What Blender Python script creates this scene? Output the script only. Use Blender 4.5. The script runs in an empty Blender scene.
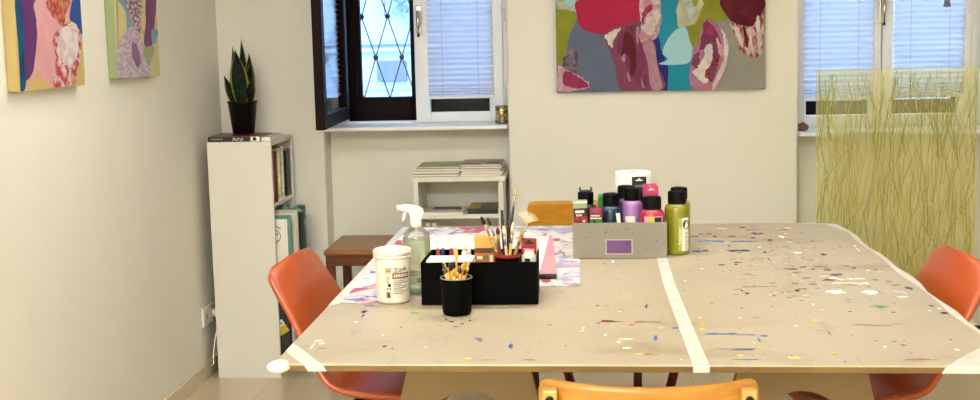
import bpy, bmesh, math, random
from math import sin, cos, pi, radians, sqrt
from mathutils import Vector, Matrix
random.seed(7)
S = bpy.context.scene
COL = S.collection
D = bpy.data

# ------------------------------------------------------------------ colour and materials
def lin(c):
    if isinstance(c, str):
        c = tuple(int(c[i:i+2], 16) for i in (0, 2, 4))
    return tuple(((v/255)/12.92 if v/255 <= .04045 else ((v/255+.055)/1.055)**2.4) for v in c)

MATS = {}
def mat(name, c, rough=.5, c2=None, scale=20, stretch=(1, 1, 1), bump=0, bscale=None, metal=0, spec=.5, ramp=(.35, .65), detail=4, coat=0, distort=0):
    """Principled material; with c2 a noise mix of two colours that the thing really has."""
    if name in MATS:
        return MATS[name]
    m = D.materials.new(name); m.use_nodes = True
    nt = m.node_tree; N = nt.nodes; L = nt.links
    b = N['Principled BSDF']
    b.inputs['Roughness'].default_value = rough
    b.inputs['Metallic'].default_value = metal
    b.inputs['Specular IOR Level'].default_value = spec
    b.inputs['Coat Weight'].default_value = coat
    b.inputs['Coat Roughness'].default_value = .15
    b.inputs['Base Color'].default_value = (*lin(c), 1)
    if c2 is not None or bump:
        tc = N.new('ShaderNodeTexCoord'); mp = N.new('ShaderNodeMapping')
        mp.inputs['Scale'].default_value = stretch
        L.new(tc.outputs['Object'], mp.inputs['Vector'])
    if c2 is not None:
        nz = N.new('ShaderNodeTexNoise'); nz.inputs['Scale'].default_value = scale; nz.inputs['Detail'].default_value = detail
        nz.inputs['Distortion'].default_value = distort
        L.new(mp.outputs['Vector'], nz.inputs['Vector'])
        r = N.new('ShaderNodeValToRGB')
        r.color_ramp.elements[0].position = ramp[0]; r.color_ramp.elements[0].color = (*lin(c), 1)
        r.color_ramp.elements[1].position = ramp[1]; r.color_ramp.elements[1].color = (*lin(c2), 1)
        L.new(nz.outputs['Fac'], r.inputs['Fac']); L.new(r.outputs['Color'], b.inputs['Base Color'])
    if bump:
        nb = N.new('ShaderNodeTexNoise'); nb.inputs['Scale'].default_value = bscale or scale*4; nb.inputs['Detail'].default_value = 3
        L.new(mp.outputs['Vector'], nb.inputs['Vector'])
        bp = N.new('ShaderNodeBump'); bp.inputs['Strength'].default_value = bump; bp.inputs['Distance'].default_value = .002
        L.new(nb.outputs['Fac'], bp.inputs['Height']); L.new(bp.outputs['Normal'], b.inputs['Normal'])
    MATS[name] = m
    return m

def emit(name, c, s):
    m = D.materials.new(name); m.use_nodes = True; N = m.node_tree.nodes
    N.remove(N['Principled BSDF']); e = N.new('ShaderNodeEmission')
    e.inputs['Color'].default_value = (*lin(c), 1); e.inputs['Strength'].default_value = s
    m.node_tree.links.new(e.outputs[0], N['Material Output'].inputs['Surface'])
    return m

def glassy(name, tint, refl=1.0, rough=0.0, ior=1.5):
    """thin pane: clear film with Fresnel reflection"""
    m = D.materials.new(name); m.use_nodes = True; N = m.node_tree.nodes; L = m.node_tree.links
    N.remove(N['Principled BSDF'])
    t = N.new('ShaderNodeBsdfTransparent'); t.inputs['Color'].default_value = (*tint, 1)
    g = N.new('ShaderNodeBsdfGlossy'); g.inputs['Roughness'].default_value = rough
    f = N.new('ShaderNodeFresnel'); f.inputs['IOR'].default_value = ior
    mu = N.new('ShaderNodeMath'); mu.operation = 'MULTIPLY'; mu.inputs[1].default_value = refl; mu.use_clamp = True
    mx = N.new('ShaderNodeMixShader')
    L.new(f.outputs[0], mu.inputs[0]); L.new(mu.outputs[0], mx.inputs[0]); L.new(t.outputs[0], mx.inputs[1]); L.new(g.outputs[0], mx.inputs[2])
    L.new(mx.outputs[0], N['Material Output'].inputs['Surface'])
    return m

def translucent(name, c, thru=.5, clear=0.0):
    m = D.materials.new(name); m.use_nodes = True; N = m.node_tree.nodes; L = m.node_tree.links
    N.remove(N['Principled BSDF'])
    d = N.new('ShaderNodeBsdfDiffuse'); d.inputs['Color'].default_value = (*lin(c), 1)
    t = N.new('ShaderNodeBsdfTranslucent'); t.inputs['Color'].default_value = (*lin(c), 1)
    mx = N.new('ShaderNodeMixShader'); mx.inputs[0].default_value = thru
    L.new(d.outputs[0], mx.inputs[1]); L.new(t.outputs[0], mx.inputs[2])
    out = mx
    if clear:
        tr = N.new('ShaderNodeBsdfTransparent'); tr.inputs['Color'].default_value = (*[.5+.5*x for x in lin(c)], 1)
        m2 = N.new('ShaderNodeMixShader'); m2.inputs[0].default_value = clear
        L.new(mx.outputs[0], m2.inputs[1]); L.new(tr.outputs[0], m2.inputs[2]); out = m2
    L.new(out.outputs[0], N['Material Output'].inputs['Surface'])
    return m

def wood(name, c1, c2, rough=.4, axis='X', scale=6, dist=5, coat=.2, spec=.2):
    m = D.materials.new(name); m.use_nodes = True; N = m.node_tree.nodes; L = m.node_tree.links
    b = N['Principled BSDF']; b.inputs['Roughness'].default_value = rough; b.inputs['Coat Weight'].default_value = coat; b.inputs['Coat Roughness'].default_value = .2; b.inputs['Specular IOR Level'].default_value = spec
    tc = N.new('ShaderNodeTexCoord'); mp = N.new('ShaderNodeMapping')
    mp.inputs['Scale'].default_value = {'X': (.6, 6, 6), 'Y': (6, .6, 6), 'Z': (6, 6, .6)}[axis]
    n = N.new('ShaderNodeTexNoise'); n.inputs['Scale'].default_value = scale; n.inputs['Detail'].default_value = 6; n.inputs['Distortion'].default_value = dist*.2
    r = N.new('ShaderNodeValToRGB')
    r.color_ramp.elements[0].position = .35; r.color_ramp.elements[0].color = (*lin(c1), 1)
    r.color_ramp.elements[1].position = .66; r.color_ramp.elements[1].color = (*lin(c2), 1)
    L.new(tc.outputs['Object'], mp.inputs['Vector']); L.new(mp.outputs['Vector'], n.inputs['Vector'])
    L.new(n.outputs['Fac'], r.inputs['Fac']); L.new(r.outputs['Color'], b.inputs['Base Color'])
    return m

# ------------------------------------------------------------------ mesh helpers
def BM():
    return bmesh.new()

def xf(bm, verts, M):
    bmesh.ops.transform(bm, matrix=M, verts=verts)

def add_box(bm, x0, x1, y0, y1, z0, z1, bev=0, mi=0, M=None):
    r = bmesh.ops.create_cube(bm, size=1)
    vs = r['verts']
    xf(bm, vs, Matrix.Translation(((x0+x1)/2, (y0+y1)/2, (z0+z1)/2)) @ Matrix.Diagonal((abs(x1-x0), abs(y1-y0), abs(z1-z0), 1)))
    fs = set(f for v in vs for f in v.link_faces)
    if bev:
        es = list(set(e for v in vs for e in v.link_edges))
        bv = bmesh.ops.bevel(bm, geom=es, offset=bev, segments=2, affect='EDGES', profile=.5)
        fs = set(bv['faces']) | set(f for f in fs if f.is_valid)
        vs = list(set(v for f in fs for v in f.verts))
        # include the untouched side faces
        fs = set(f for v in vs for f in v.link_faces)
        vs = list(set(v for f in fs for v in f.verts))
    for f in fs:
        f.material_index = mi
    if M is not None:
        xf(bm, vs, M)
    return vs

def add_lathe(bm, prof, n=32, c=(0, 0), mi=0, cap=True, M=None, mis=None):
    rings = []
    for r, z in prof:
        rings.append([bm.verts.new((c[0]+r*cos(2*pi*k/n), c[1]+r*sin(2*pi*k/n), z)) for k in range(n)])
    for i, (a, b) in enumerate(zip(rings, rings[1:])):
        for k in range(n):
            f = bm.faces.new((a[k], a[(k+1) % n], b[(k+1) % n], b[k])); f.material_index = mis[i] if mis else mi; f.smooth = True
    if cap:
        for rg, rev in ((rings[0], True), (rings[-1], False)):
            f = bm.faces.new(rg[::-1] if rev else rg); f.material_index = mi
    vs = [v for r in rings for v in r]
    if M is not None:
        xf(bm, vs, M)
    return vs

def add_tube(bm, pts, rad, n=10, mi=0, caps=True, flat=1.0):
    pts = [Vector(p) for p in pts]
    if not isinstance(rad, (list, tuple)):
        rad = [rad]*len(pts)
    rings = []
    up = Vector((0, 0, 1))
    for i, p in enumerate(pts):
        t = (pts[min(i+1, len(pts)-1)]-pts[max(i-1, 0)]).normalized()
        a = t.cross(up)
        if a.length < 1e-3:
            a = t.cross(Vector((0, 1, 0)))
        a.normalize(); b = a.cross(t).normalized()
        rings.append([bm.verts.new(p+(a*cos(2*pi*k/n)+b*sin(2*pi*k/n)*flat)*rad[i]) for k in range(n)])
    for A, B in zip(rings, rings[1:]):
        for k in range(n):
            f = bm.faces.new((A[k], A[(k+1) % n], B[(k+1) % n], B[k])); f.smooth = True; f.material_index = mi
    if caps:
        f = bm.faces.new(rings[0][::-1]); f.material_index = mi
        f = bm.faces.new(rings[-1]); f.material_index = mi

def add_prism(bm, poly, z0, z1, mi=0, M=None, cap_mi=None):
    """polygon in local XY extruded z0..z1"""
    a = [bm.verts.new((x, y, z0)) for x, y in poly]; b = [bm.verts.new((x, y, z1)) for x, y in poly]
    n = len(poly)
    ar = sum(poly[i][0]*poly[(i+1) % n][1]-poly[(i+1) % n][0]*poly[i][1] for i in range(n))
    if ar < 0:
        a.reverse(); b.reverse()
    for k in range(n):
        f = bm.faces.new((a[k], a[(k+1) % n], b[(k+1) % n], b[k])); f.material_index = mi
    f = bm.faces.new(a[::-1]); f.material_index = mi
    f = bm.faces.new(b); f.material_index = mi if cap_mi is None else cap_mi
    if M is not None:
        xf(bm, a+b, M)
    return a+b

def smooth_poly(pts, sub=4):
    """closed Catmull-Rom through pts"""
    n = len(pts); out = []
    for i in range(n):
        p0, p1, p2, p3 = (pts[(i+k-1) % n] for k in range(4))
        for s in range(sub):
            t = s/sub
            out.append(tuple(.5*((2*p1[j])+(-p0[j]+p2[j])*t+(2*p0[j]-5*p1[j]+4*p2[j]-p3[j])*t*t+(-p0[j]+3*p1[j]-3*p2[j]+p3[j])*t**3) for j in (0, 1)))
    return out

def setp(o, label=None, cat=None, group=None, kind=None):
    if label: o['label'] = label
    if cat: o['category'] = cat
    if group: o['group'] = group
    if kind: o['kind'] = kind
    return o

def O(name, bm, ms, parent=None, loc=(0, 0, 0), rot=None, sm=None, label=None):
    me = D.meshes.new(name)
    bmesh.ops.recalc_face_normals(bm, faces=bm.faces) if sm != 'keep' else None
    bm.to_mesh(me); bm.free()
    for m in (ms if isinstance(ms, (list, tuple)) else [ms]):
        me.materials.append(m)
    if sm is True:
        for p in me.polygons:
            p.use_smooth = True
    o = D.objects.new(name, me); COL.objects.link(o)
    o.location = loc
    if rot: o.rotation_euler = rot
    if parent: o.parent = parent
    if label: o['label'] = label
    return o

def thing(name, loc, label, cat, group=None, rotz=0, rot=None):
    o = D.objects.new(name, None); COL.objects.link(o); o.empty_display_size = .05
    o.location = loc; o.rotation_euler = rot or (0, 0, rotz)
    return setp(o, label, cat, group)

def copy_tree(o, loc=None, rot=None, label=None, group=None, parent=None):
    c = o.copy(); COL.objects.link(c)
    if parent is not None: c.parent = parent
    if loc is not None: c.location = loc
    if rot is not None: c.rotation_euler = rot
    if label: c['label'] = label
    if group: c['group'] = group
    for ch in list(o.children):
        copy_tree(ch, parent=c)
    return c

def structure(name, bm, ms, parent=None, loc=(0, 0, 0), label=None):
    o = O(name, bm, ms, parent, loc)
    if parent is None: o['kind'] = 'structure'
    return o

def text_mesh(name, body, size, m, parent, M, depth=.0004):
    cu = D.curves.new('lettering', 'FONT'); cu.body = body; cu.size = size; cu.extrude = depth; cu.align_x = 'CENTER'; cu.align_y = 'CENTER'
    t = D.objects.new('lettering', cu); COL.objects.link(t)
    dg = bpy.context.evaluated_depsgraph_get()
    me = D.meshes.new_from_object(t.evaluated_get(dg))
    D.objects.remove(t)
    me.name = name
    me.materials.clear(); me.materials.append(m)
    me.transform(M)
    o = D.objects.new(name, me); COL.objects.link(o); o.parent = parent
    return o

def wrap(o, r, cx=0, cy=0):
    """bend a mesh drawn in the plane x (arc length), z, y=depth onto a cylinder of radius r around z; x=0 faces -Y"""
    for v in o.data.vertices:
        a = v.co.x/r-pi/2; rr = r-v.co.y
        v.co = Vector((cx+rr*cos(a), cy+rr*sin(a), v.co.z))

FRONT = Matrix(((1, 0, 0, 0), (0, 0, -1, 0), (0, 1, 0, 0), (0, 0, 0, 1)))   # XY drawing stood up, facing -Y
LAMP_S, LAMP_A, LAMP_B, WORLD_S, EXPO = 34, .33, 1.65, 12, 0.58
CENTRE_ART = [('slate',[(-0.455,0.376),(0.0,0.365),(-0.001,0.007),(-0.454,0.006)]),('warmgrey',[(0.141,0.329),(0.45,0.388),(0.452,0.005),(0.141,0.006)]),('olive',[(-0.457,0.369),(-0.367,0.358),(-0.374,0.303),(-0.389,0.27),(-0.401,0.243),(-0.416,0.158),(-0.455,0.114)]),('skywash',[(-0.457,0.412),(-0.351,0.409),(-0.358,0.362),(-0.372,0.354),(-0.415,0.366),(-0.457,0.369)]),('tealc',[(-0.012,0.401),(0.109,0.398),(0.108,0.005),(0.015,0.007),(-0.003,0.18)]),('tealc',[(-0.01,0.401),(0.093,0.398),(0.082,0.287),(0.114,0.273),(0.139,0.201),(0.133,0.122),(0.143,0.006),(0.015,0.008),(-0.011,0.18)]),('navy',[(-0.033,0.235),(-0.009,0.237),(0.002,0.201),(0.002,0.152),(0.023,0.141),(0.032,0.007),(-0.001,0.007)]),('navy',[(-0.027,0.246),(-0.002,0.225),(0.002,0.18),(0.034,0.166),(-0.001,0.125),(0.034,0.111),(0.026,0.008),(-0.007,0.008)]),('icyblue',[(0.087,0.278),(0.115,0.269),(0.139,0.198),(0.13,0.128),(0.081,0.114),(-0.006,0.118),(0.034,0.139),(0.01,0.168),(0.038,0.233)]),('crimson',[(-0.347,0.409),(-0.083,0.402),(-0.084,0.31),(-0.153,0.281),(-0.228,0.255),(-0.301,0.263),(-0.345,0.288),(-0.363,0.338)]),('blush',[(-0.084,0.402),(-0.008,0.401),(0.006,0.332),(-0.002,0.269),(-0.031,0.222),(-0.09,0.221),(-0.085,0.307)]),('mauve',[(-0.241,0.25),(-0.153,0.292),(-0.085,0.31),(-0.089,0.223),(-0.031,0.22),(-0.012,0.12),(0.008,0.07),(0.012,0.007),(-0.166,0.007),(-0.196,0.112)]),('plum',[(-0.153,0.279),(-0.104,0.291),(-0.088,0.214),(-0.061,0.126),(-0.062,0.022),(-0.116,0.05),(-0.149,0.128),(-0.165,0.145),(-0.134,0.193),(-0.17,0.167),(-0.189,0.184),(-0.181,0.238)]),('mauvelight',[(-0.077,0.214),(-0.031,0.215),(-0.01,0.103),(0.008,0.013),(-0.04,0.013),(-0.055,0.126)]),('chalk',[(-0.241,0.248),(-0.206,0.267),(-0.173,0.279),(-0.195,0.238),(-0.208,0.222),(-0.213,0.195)]),('stone',[(-0.418,0.169),(-0.394,0.188),(-0.365,0.182),(-0.366,0.102),(-0.392,0.089),(-0.428,0.12)]),('magenta',[(-0.45,0.119),(-0.419,0.106),(-0.389,0.087),(-0.345,0.066),(-0.313,0.034),(-0.332,0.015),(-0.454,0.008)]),('magentadk',[(-0.419,0.095),(-0.386,0.083),(-0.353,0.064),(-0.315,0.034),(-0.334,0.019),(-0.404,0.025),(-0.431,0.045)]),('olive',[(0.177,0.396),(0.266,0.394),(0.295,0.316),(0.244,0.302),(0.199,0.301),(0.176,0.263),(0.165,0.202),(0.137,0.198),(0.12,0.277),(0.158,0.296)]),('creamwash',[(0.085,0.398),(0.182,0.396),(0.174,0.339),(0.152,0.294),(0.12,0.279),(0.076,0.287)]),('stripes',[(0.302,0.287),(0.396,0.274),(0.417,0.322),(0.447,0.354),(0.448,0.181),(0.415,0.138),(0.382,0.147),(0.347,0.172),(0.337,0.216)]),('oxblood',[(0.266,0.394),(0.45,0.389),(0.442,0.338),(0.414,0.295),(0.396,0.273),(0.336,0.285),(0.295,0.314)]),('pinkwash',[(0.199,0.312),(0.239,0.292),(0.277,0.239),(0.293,0.173),(0.274,0.075),(0.237,0.006),(0.139,0.01),(0.13,0.102),(0.147,0.171),(0.179,0.241)]),('chalk',[(0.263,0.272),(0.287,0.228),(0.296,0.168),(0.277,0.086),(0.239,0.008),(0.223,0.008),(0.263,0.097),(0.277,0.174),(0.274,0.228)]),('plum',[(0.199,0.304),(0.237,0.274),(0.263,0.207),(0.255,0.125),(0.231,0.046),(0.201,0.048),(0.19,0.077),(0.141,0.109),(0.143,0.149),(0.174,0.176),(0.179,0.236)]),('chalk',[(0.201,0.197),(0.223,0.199),(0.23,0.158),(0.223,0.12),(0.196,0.077),(0.212,0.038),(0.185,0.033),(0.143,0.076),(0.161,0.1),(0.185,0.154)]),('rust',[(0.23,0.131),(0.25,0.135),(0.252,0.106),(0.235,0.1),(0.224,0.115)]),('rust',[(0.194,0.075),(0.215,0.079),(0.224,0.065),(0.211,0.053),(0.194,0.057)])]
LEFT_ART_A = [('butter',[(-0.195,0.264),(0.272,0.276),(0.234,-0.002),(-0.228,-0.003)]),('ultramarine',[(-0.229,0.263),(-0.178,0.264),(-0.192,0.124),(-0.195,0.028),(-0.216,-0.003),(-0.233,0.007),(-0.23,0.138)]),('violet',[(-0.189,0.264),(-0.09,0.266),(-0.092,0.194),(-0.116,0.102),(-0.139,0.061),(-0.184,0.033),(-0.197,0.055),(-0.183,0.221)]),('rose',[(-0.096,0.266),(0.172,0.273),(0.146,0.225),(0.076,0.188),(0.019,0.151),(0.024,0.07),(-0.01,0.013),(-0.077,0.019),(-0.117,0.046),(-0.199,0.003),(-0.139,0.061),(-0.095,0.194)]),('scribble',[(-0.02,0.268),(0.157,0.273),(0.113,0.225),(0.089,0.188),(0.052,0.202),(0.007,0.227)]),('cobalt',[(0.178,0.273),(0.272,0.276),(0.254,0.167),(0.193,0.192),(0.148,0.216)]),('scarletwash',[(0.082,0.191),(0.161,0.204),(0.223,0.165),(0.201,0.081),(0.169,0.044),(0.172,0.021),(0.129,0.006),(-0.015,0.005),(0.017,0.071),(0.012,0.151)]),('chalk',[(0.08,0.18),(0.15,0.195),(0.195,0.158),(0.192,0.104),(0.119,0.061),(0.072,0.084),(0.04,0.129)])]
LEFT_ART_B = [('lemon',[(-0.187,0.283),(0.265,0.294),(0.221,0.005),(-0.228,0.007)]),('sagegreen',[(-0.195,0.283),(-0.175,0.283),(-0.216,0.008),(-0.233,0.006)]),('powderblue',[(-0.191,0.283),(-0.096,0.285),(-0.052,0.194),(-0.024,0.171),(-0.103,0.168),(-0.113,0.237)]),('lilacwash',[(-0.092,0.285),(0.066,0.289),(0.037,0.209),(0.055,0.158),(-0.009,0.168),(-0.07,0.214)]),('lavender',[(-0.12,0.17),(-0.013,0.174),(0.044,0.119),(0.097,0.051),(0.107,0.006),(-0.212,0.009),(-0.21,0.096)]),('plumstreak',[(-0.063,0.131),(-0.013,0.108),(0.011,0.053),(-0.035,0.039),(-0.072,0.078)]),('violetbright',[(0.107,0.29),(0.231,0.293),(0.177,0.194),(0.13,0.11),(0.058,0.119),(0.091,0.209)]),('powderblue',[(0.145,0.171),(0.215,0.168),(0.185,0.129),(0.145,0.12)]),('sagegreen',[(0.046,0.099),(0.153,0.11),(0.126,0.058),(0.082,0.043)])]
SPLATS = [('blue',-0.183,2.784,0.0055,0.028),('red',0.038,3.03,0.0185,0.011),('ink',0.017,3.008,0.006,0.0065),('yellow',0.06,2.987,0.004,0.0315),('white',0.08,2.846,0.017,0.0075),('white',0.063,2.818,0.006,0.009),('white',0.08,2.763,0.01,0.009),('blue',0.203,2.953,0.0115,0.01),('yellow',0.27,2.994,0.005,0.0315),('yellow',0.263,2.942,0.008,0.01),('blue',0.307,2.891,0.037,0.0075),('blue',0.385,2.833,0.0045,0.0375),('blue',0.399,2.87,0.011,0.0095),('indigo',0.323,2.752,0.046,0.0045),('indigo',0.333,2.742,0.024,0.005),('blue',0.359,2.881,0.023,0.005),('yellow',0.367,2.805,0.0045,0.009),('tan',0.217,2.807,0.009,0.009),('tan',0.111,2.798,0.0135,0.0045),('orange',0.099,2.986,0.0095,0.008),('orange',0.139,2.7,0.01,0.0055),('yellow',0.107,2.71,0.011,0.0065),('white',-0.019,2.957,0.0035,0.008),('white',-0.022,2.926,0.005,0.006),('white',0.033,2.886,0.0035,0.01),('blue',0.149,2.855,0.0045,0.024),('indigo',0.231,2.734,0.009,0.0085),('skyblue',0.402,4.204,0.0495,0.022),('blue',0.508,4.192,0.0365,0.016),('navy',0.356,4.011,0.0345,0.0225),('navy',0.476,4.005,0.0345,0.0205),('navy',0.554,3.974,0.0065,0.018),('navy',0.55,3.859,0.003,0.0515),('ink',0.394,3.764,0.0115,0.0115),('ink',0.449,3.804,0.0135,0.01),('ink',0.439,3.771,0.006,0.013),('red',0.664,4.47,0.0245,0.0185),('red',0.685,4.422,0.0135,0.0135),('navy',0.581,4.341,0.0225,0.028),('navy',0.552,4.257,0.0085,0.021),('navy',0.603,4.213,0.0085,0.0305),('white',0.652,4.272,0.01,0.0315),('white',0.471,4.47,0.021,0.0115),('white',0.702,4.467,0.0135,0.011),('ink',0.416,4.351,0.0085,0.013),('ink',0.361,4.3,0.017,0.0125),('ink',0.428,4.296,0.0105,0.013),('ink',0.486,4.293,0.017,0.0105),('ink',0.544,4.489,0.0145,0.016),('maroon',0.455,4.101,0.0045,0.0195),('maroon',0.383,4.353,0.0105,0.011),('tan',0.733,4.353,0.01,0.016),('tan',0.582,4.429,0.038,0.011),('tan',0.635,4.072,0.016,0.0095),('purple',0.587,3.692,0.0205,0.0205),('purple',0.631,3.722,0.0115,0.013),('purple',0.686,3.726,0.0205,0.0125),('purple',0.694,3.673,0.013,0.0155),('tan',0.598,3.63,0.013,0.015),('tan',0.611,3.554,0.011,0.0145),('tan',0.567,3.471,0.0095,0.0205),('tan',0.615,3.469,0.011,0.021),('purple',0.705,3.595,0.017,0.0225),('purple',0.669,3.523,0.019,0.0145),('cream',0.73,3.535,0.044,0.0175),('cream',0.697,3.48,0.0275,0.011),('cream',0.749,3.471,0.024,0.014),('cream',0.686,3.551,0.014,0.0145),('purple',0.712,3.452,0.0215,0.0065),('white',0.658,3.359,0.026,0.0285),('white',0.746,3.351,0.026,0.0325),('black',0.558,3.382,0.0065,0.0265),('black',0.59,3.401,0.032,0.005),('green',0.732,3.178,0.0225,0.021),('ink',0.859,3.406,0.0105,0.016),('lilac',0.824,3.354,0.0155,0.0325),('white',0.817,3.29,0.0155,0.0095),('orange',0.835,3.447,0.0135,0.0205),('tan',0.833,3.503,0.0135,0.0215),('ink',0.774,3.7,0.0085,0.011),('ink',0.831,3.667,0.0055,0.0075),('ink',0.758,3.732,0.0115,0.0065),('yellow',0.835,3.636,0.014,0.009),('tan',0.665,3.233,0.0115,0.006),('tan',0.682,3.704,0.0345,0.006),('orange',0.7,2.965,0.03,0.009),('orange',0.734,2.985,0.0185,0.005),('orange',0.712,2.658,0.031,0.01),('tan',0.688,2.654,0.025,0.008),('yellowgreen',0.436,2.673,0.017,0.0125),('yellow',0.526,2.705,0.0065,0.0215),('white',0.797,2.737,0.005,0.0085),('white',0.649,2.766,0.0045,0.0075),('ink',0.681,2.811,0.0065,0.0035),('ink',0.704,2.819,0.0035,0.0035),('ink',0.642,2.82,0.003,0.004),('ink',0.809,2.828,0.0035,0.0065),('tan',0.535,2.917,0.01,0.0045),('ink',0.645,3.117,0.0065,0.0055),('ink',0.748,3.109,0.006,0.0065),('ink',0.859,3.181,0.0075,0.0085),('ink',0.869,3.1,0.0095,0.011),('tan',0.405,3.055,0.01,0.0065),('white',0.488,2.969,0.005,0.007),('yellow',0.542,3.021,0.0165,0.0105),('tan',0.552,2.898,0.003,0.039),('ink',0.537,2.639,0.003,0.0055),('white',-0.643,2.837,0.0105,0.0105),('white',-0.644,2.789,0.002,0.0375),('white',-0.627,2.812,0.0085,0.0095),('ink',-0.475,2.782,0.005,0.0095),('ink',-0.453,2.76,0.003,0.0075),('white',-0.496,2.888,0.0035,0.008),('white',-0.379,2.776,0.0035,0.0055),('green',-0.452,3.13,0.013,0.0115),('blue',-0.265,2.851,0.011,0.005),('indigo',-0.259,2.832,0.006,0.0075),('yellow',-0.277,2.67,0.0155,0.0085),('yellow',-0.298,2.652,0.0245,0.0045),('orange',-0.226,2.66,0.0135,0.0045),('ink',-0.465,2.965,0.0025,0.0105),('ink',-0.346,3.026,0.0075,0.0065),('ink',-0.318,3.005,0.006,0.0055),('ink',-0.363,3.048,0.004,0.0065),('ink',-0.328,2.973,0.0085,0.0045),('ink',-0.301,3.037,0.004,0.0055),('ink',-0.37,2.984,0.0035,0.005),('ink',-0.588,3.144,0.008,0.0175),('indigo',-0.64,3.255,0.019,0.0065),('indigo',-0.585,3.216,0.0165,0.006),('ink',-0.582,3.098,0.004,0.0115),('white',-0.587,3.03,0.0065,0.0055),('tan',0.043,3.796,0.009,0.0135),('tan',0.042,3.201,0.0075,0.006),('white',0.07,3.829,0.0045,0.0255),('white',0.073,3.13,0.005,0.0055),('ink',0.142,3.186,0.004,0.018),('tan',0.206,3.104,0.0075,0.008),('tan',-0.003,3.064,0.025,0.0045),('ink',0.41,3.38,0.004,0.008),('ink',0.418,3.341,0.0055,0.0065),('ink',0.486,3.312,0.004,0.0085),('ink',0.465,3.432,0.054,0.004),('tan',0.235,3.269,0.005,0.006),('blue',-0.159,4.454,0.0195,0.0345),('blue',-0.178,4.502,0.011,0.047),('teal',-0.073,4.253,0.0055,0.063),('maroon',0.046,3.019,0.027,0.005),('tan',-0.134,2.66,0.013,0.008),('tan',-0.101,2.99,0.0095,0.0055),('ink',-0.058,2.782,0.002,0.0055),('ink',-0.116,2.811,0.002,0.005),('ink',0.145,3.21,0.0025,0.0085),('orange',0.119,3.018,0.017,0.0075),('tan',0.156,3.016,0.017,0.0055),('white',0.269,3.058,0.0035,0.0055),('yellow',0.164,2.954,0.012,0.006),('white',0.193,2.657,0.0035,0.0045),('indigo',0.33,2.657,0.0275,0.0045),('yellowgreen',0.323,2.691,0.0085,0.0085),('white',0.366,3.055,0.004,0.0055),('tan',0.644,2.977,0.021,0.0065),('white',0.856,4.079,0.003,0.0285),('white',0.85,4.005,0.003,0.0365),('ink',0.805,4.063,0.003,0.015),('white',0.651,3.96,0.0155,0.018),('ink',0.728,3.921,0.009,0.0175),('orange',0.795,3.519,0.011,0.014),('white',0.871,3.146,0.0065,0.0085),('white',0.841,3.123,0.006,0.0055)]
CENTRE_MORE = [('oxblood',[(-0.153,0.265),(-0.12,0.237),(-0.104,0.171),(-0.111,0.083),(-0.133,0.073),(-0.13,0.138),(-0.148,0.166),(-0.17,0.15),(-0.165,0.205)]),('mauvelight',[(-0.167,0.156),(-0.154,0.166),(-0.154,0.133),(-0.171,0.139)]),('mauvelight',[(-0.146,0.084),(-0.135,0.073),(-0.131,0.045),(-0.142,0.053)]),('mauvelight',[(-0.104,0.28),(-0.09,0.274),(-0.097,0.204),(-0.104,0.226)]),('mauvelight',[(-0.083,0.061),(-0.076,0.038),(-0.069,0.014),(-0.08,0.022)]),('magentadk',[(-0.07,0.355),(-0.049,0.377),(-0.03,0.371),(-0.038,0.349),(-0.06,0.333),(-0.074,0.296),(-0.081,0.312)]),('chalk',[(-0.054,0.333),(-0.027,0.322),(-0.016,0.289),(-0.038,0.246),(-0.06,0.257),(-0.065,0.301)]),('slate',[(-0.408,0.15),(-0.385,0.16),(-0.38,0.133),(-0.397,0.111)]),('icyblue',[(-0.415,0.411),(-0.371,0.409),(-0.38,0.385),(-0.404,0.38)]),('creamwash',[(-0.45,0.403),(-0.415,0.394),(-0.388,0.367),(-0.437,0.375)]),('skywash',[(0.109,0.378),(0.142,0.388),(0.152,0.35),(0.131,0.318),(0.114,0.34)]),('olive',[(0.142,0.397),(0.165,0.396),(0.158,0.366),(0.142,0.372)]),('chalk',[(0.323,0.27),(0.336,0.272),(0.358,0.204),(0.353,0.188),(0.331,0.238)]),('chalk',[(0.38,0.258),(0.39,0.26),(0.407,0.165),(0.396,0.16)]),('chalk',[(0.417,0.301),(0.428,0.306),(0.439,0.203),(0.428,0.181)]),('oxblood',[(0.358,0.27),(0.369,0.267),(0.382,0.193),(0.374,0.188)]),('magentadk',[(0.201,0.289),(0.223,0.278),(0.234,0.245),(0.212,0.24),(0.196,0.262)]),('pinkwash',[(0.172,0.165),(0.185,0.176),(0.196,0.159),(0.183,0.132),(0.17,0.141)]),('rose',[(0.244,0.229),(0.263,0.201),(0.27,0.157),(0.259,0.147),(0.25,0.185)])]
# ------------------------------------------------------------------ room shell
XL, XR, YB, YN, YF = -1.68, 2.7, 5.62, 5.86, -1.6     # left / right wall, back wall, niche back, wall behind the photographer
CEIL = 2.75
YL = 5.755     # face of the wall under the windows
WALL = mat('wall_paint', 'e0dcd1', .75, c2='dbd8cb', scale=1.5, bump=.12, bscale=160, spec=.25)
WLEFT = WALL
CEILM = mat('ceiling_paint', 'efece4', .8)
TILE = D.materials.new('floor_tile'); TILE.use_nodes = True
nt = TILE.node_tree; N = nt.nodes; L = nt.links
tb = N['Principled BSDF']; tb.inputs['Roughness'].default_value = .22
tc = N.new('ShaderNodeTexCoord'); mp = N.new('ShaderNodeMapping'); mp.inputs['Location'].default_value = (.18, .1, 0)
br = N.new('ShaderNodeTexBrick'); br.offset = 0; br.inputs['Scale'].default_value = 1; br.inputs['Brick Width'].default_value = .6; br.inputs['Row Height'].default_value = .6
br.inputs['Mortar Size'].default_value = .0025; br.inputs['Color1'].default_value = (*lin('c0b194'), 1); br.inputs['Color2'].default_value = (*lin('bdad8f'), 1); br.inputs['Mortar'].default_value = (*lin('a99d88'), 1)
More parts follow.
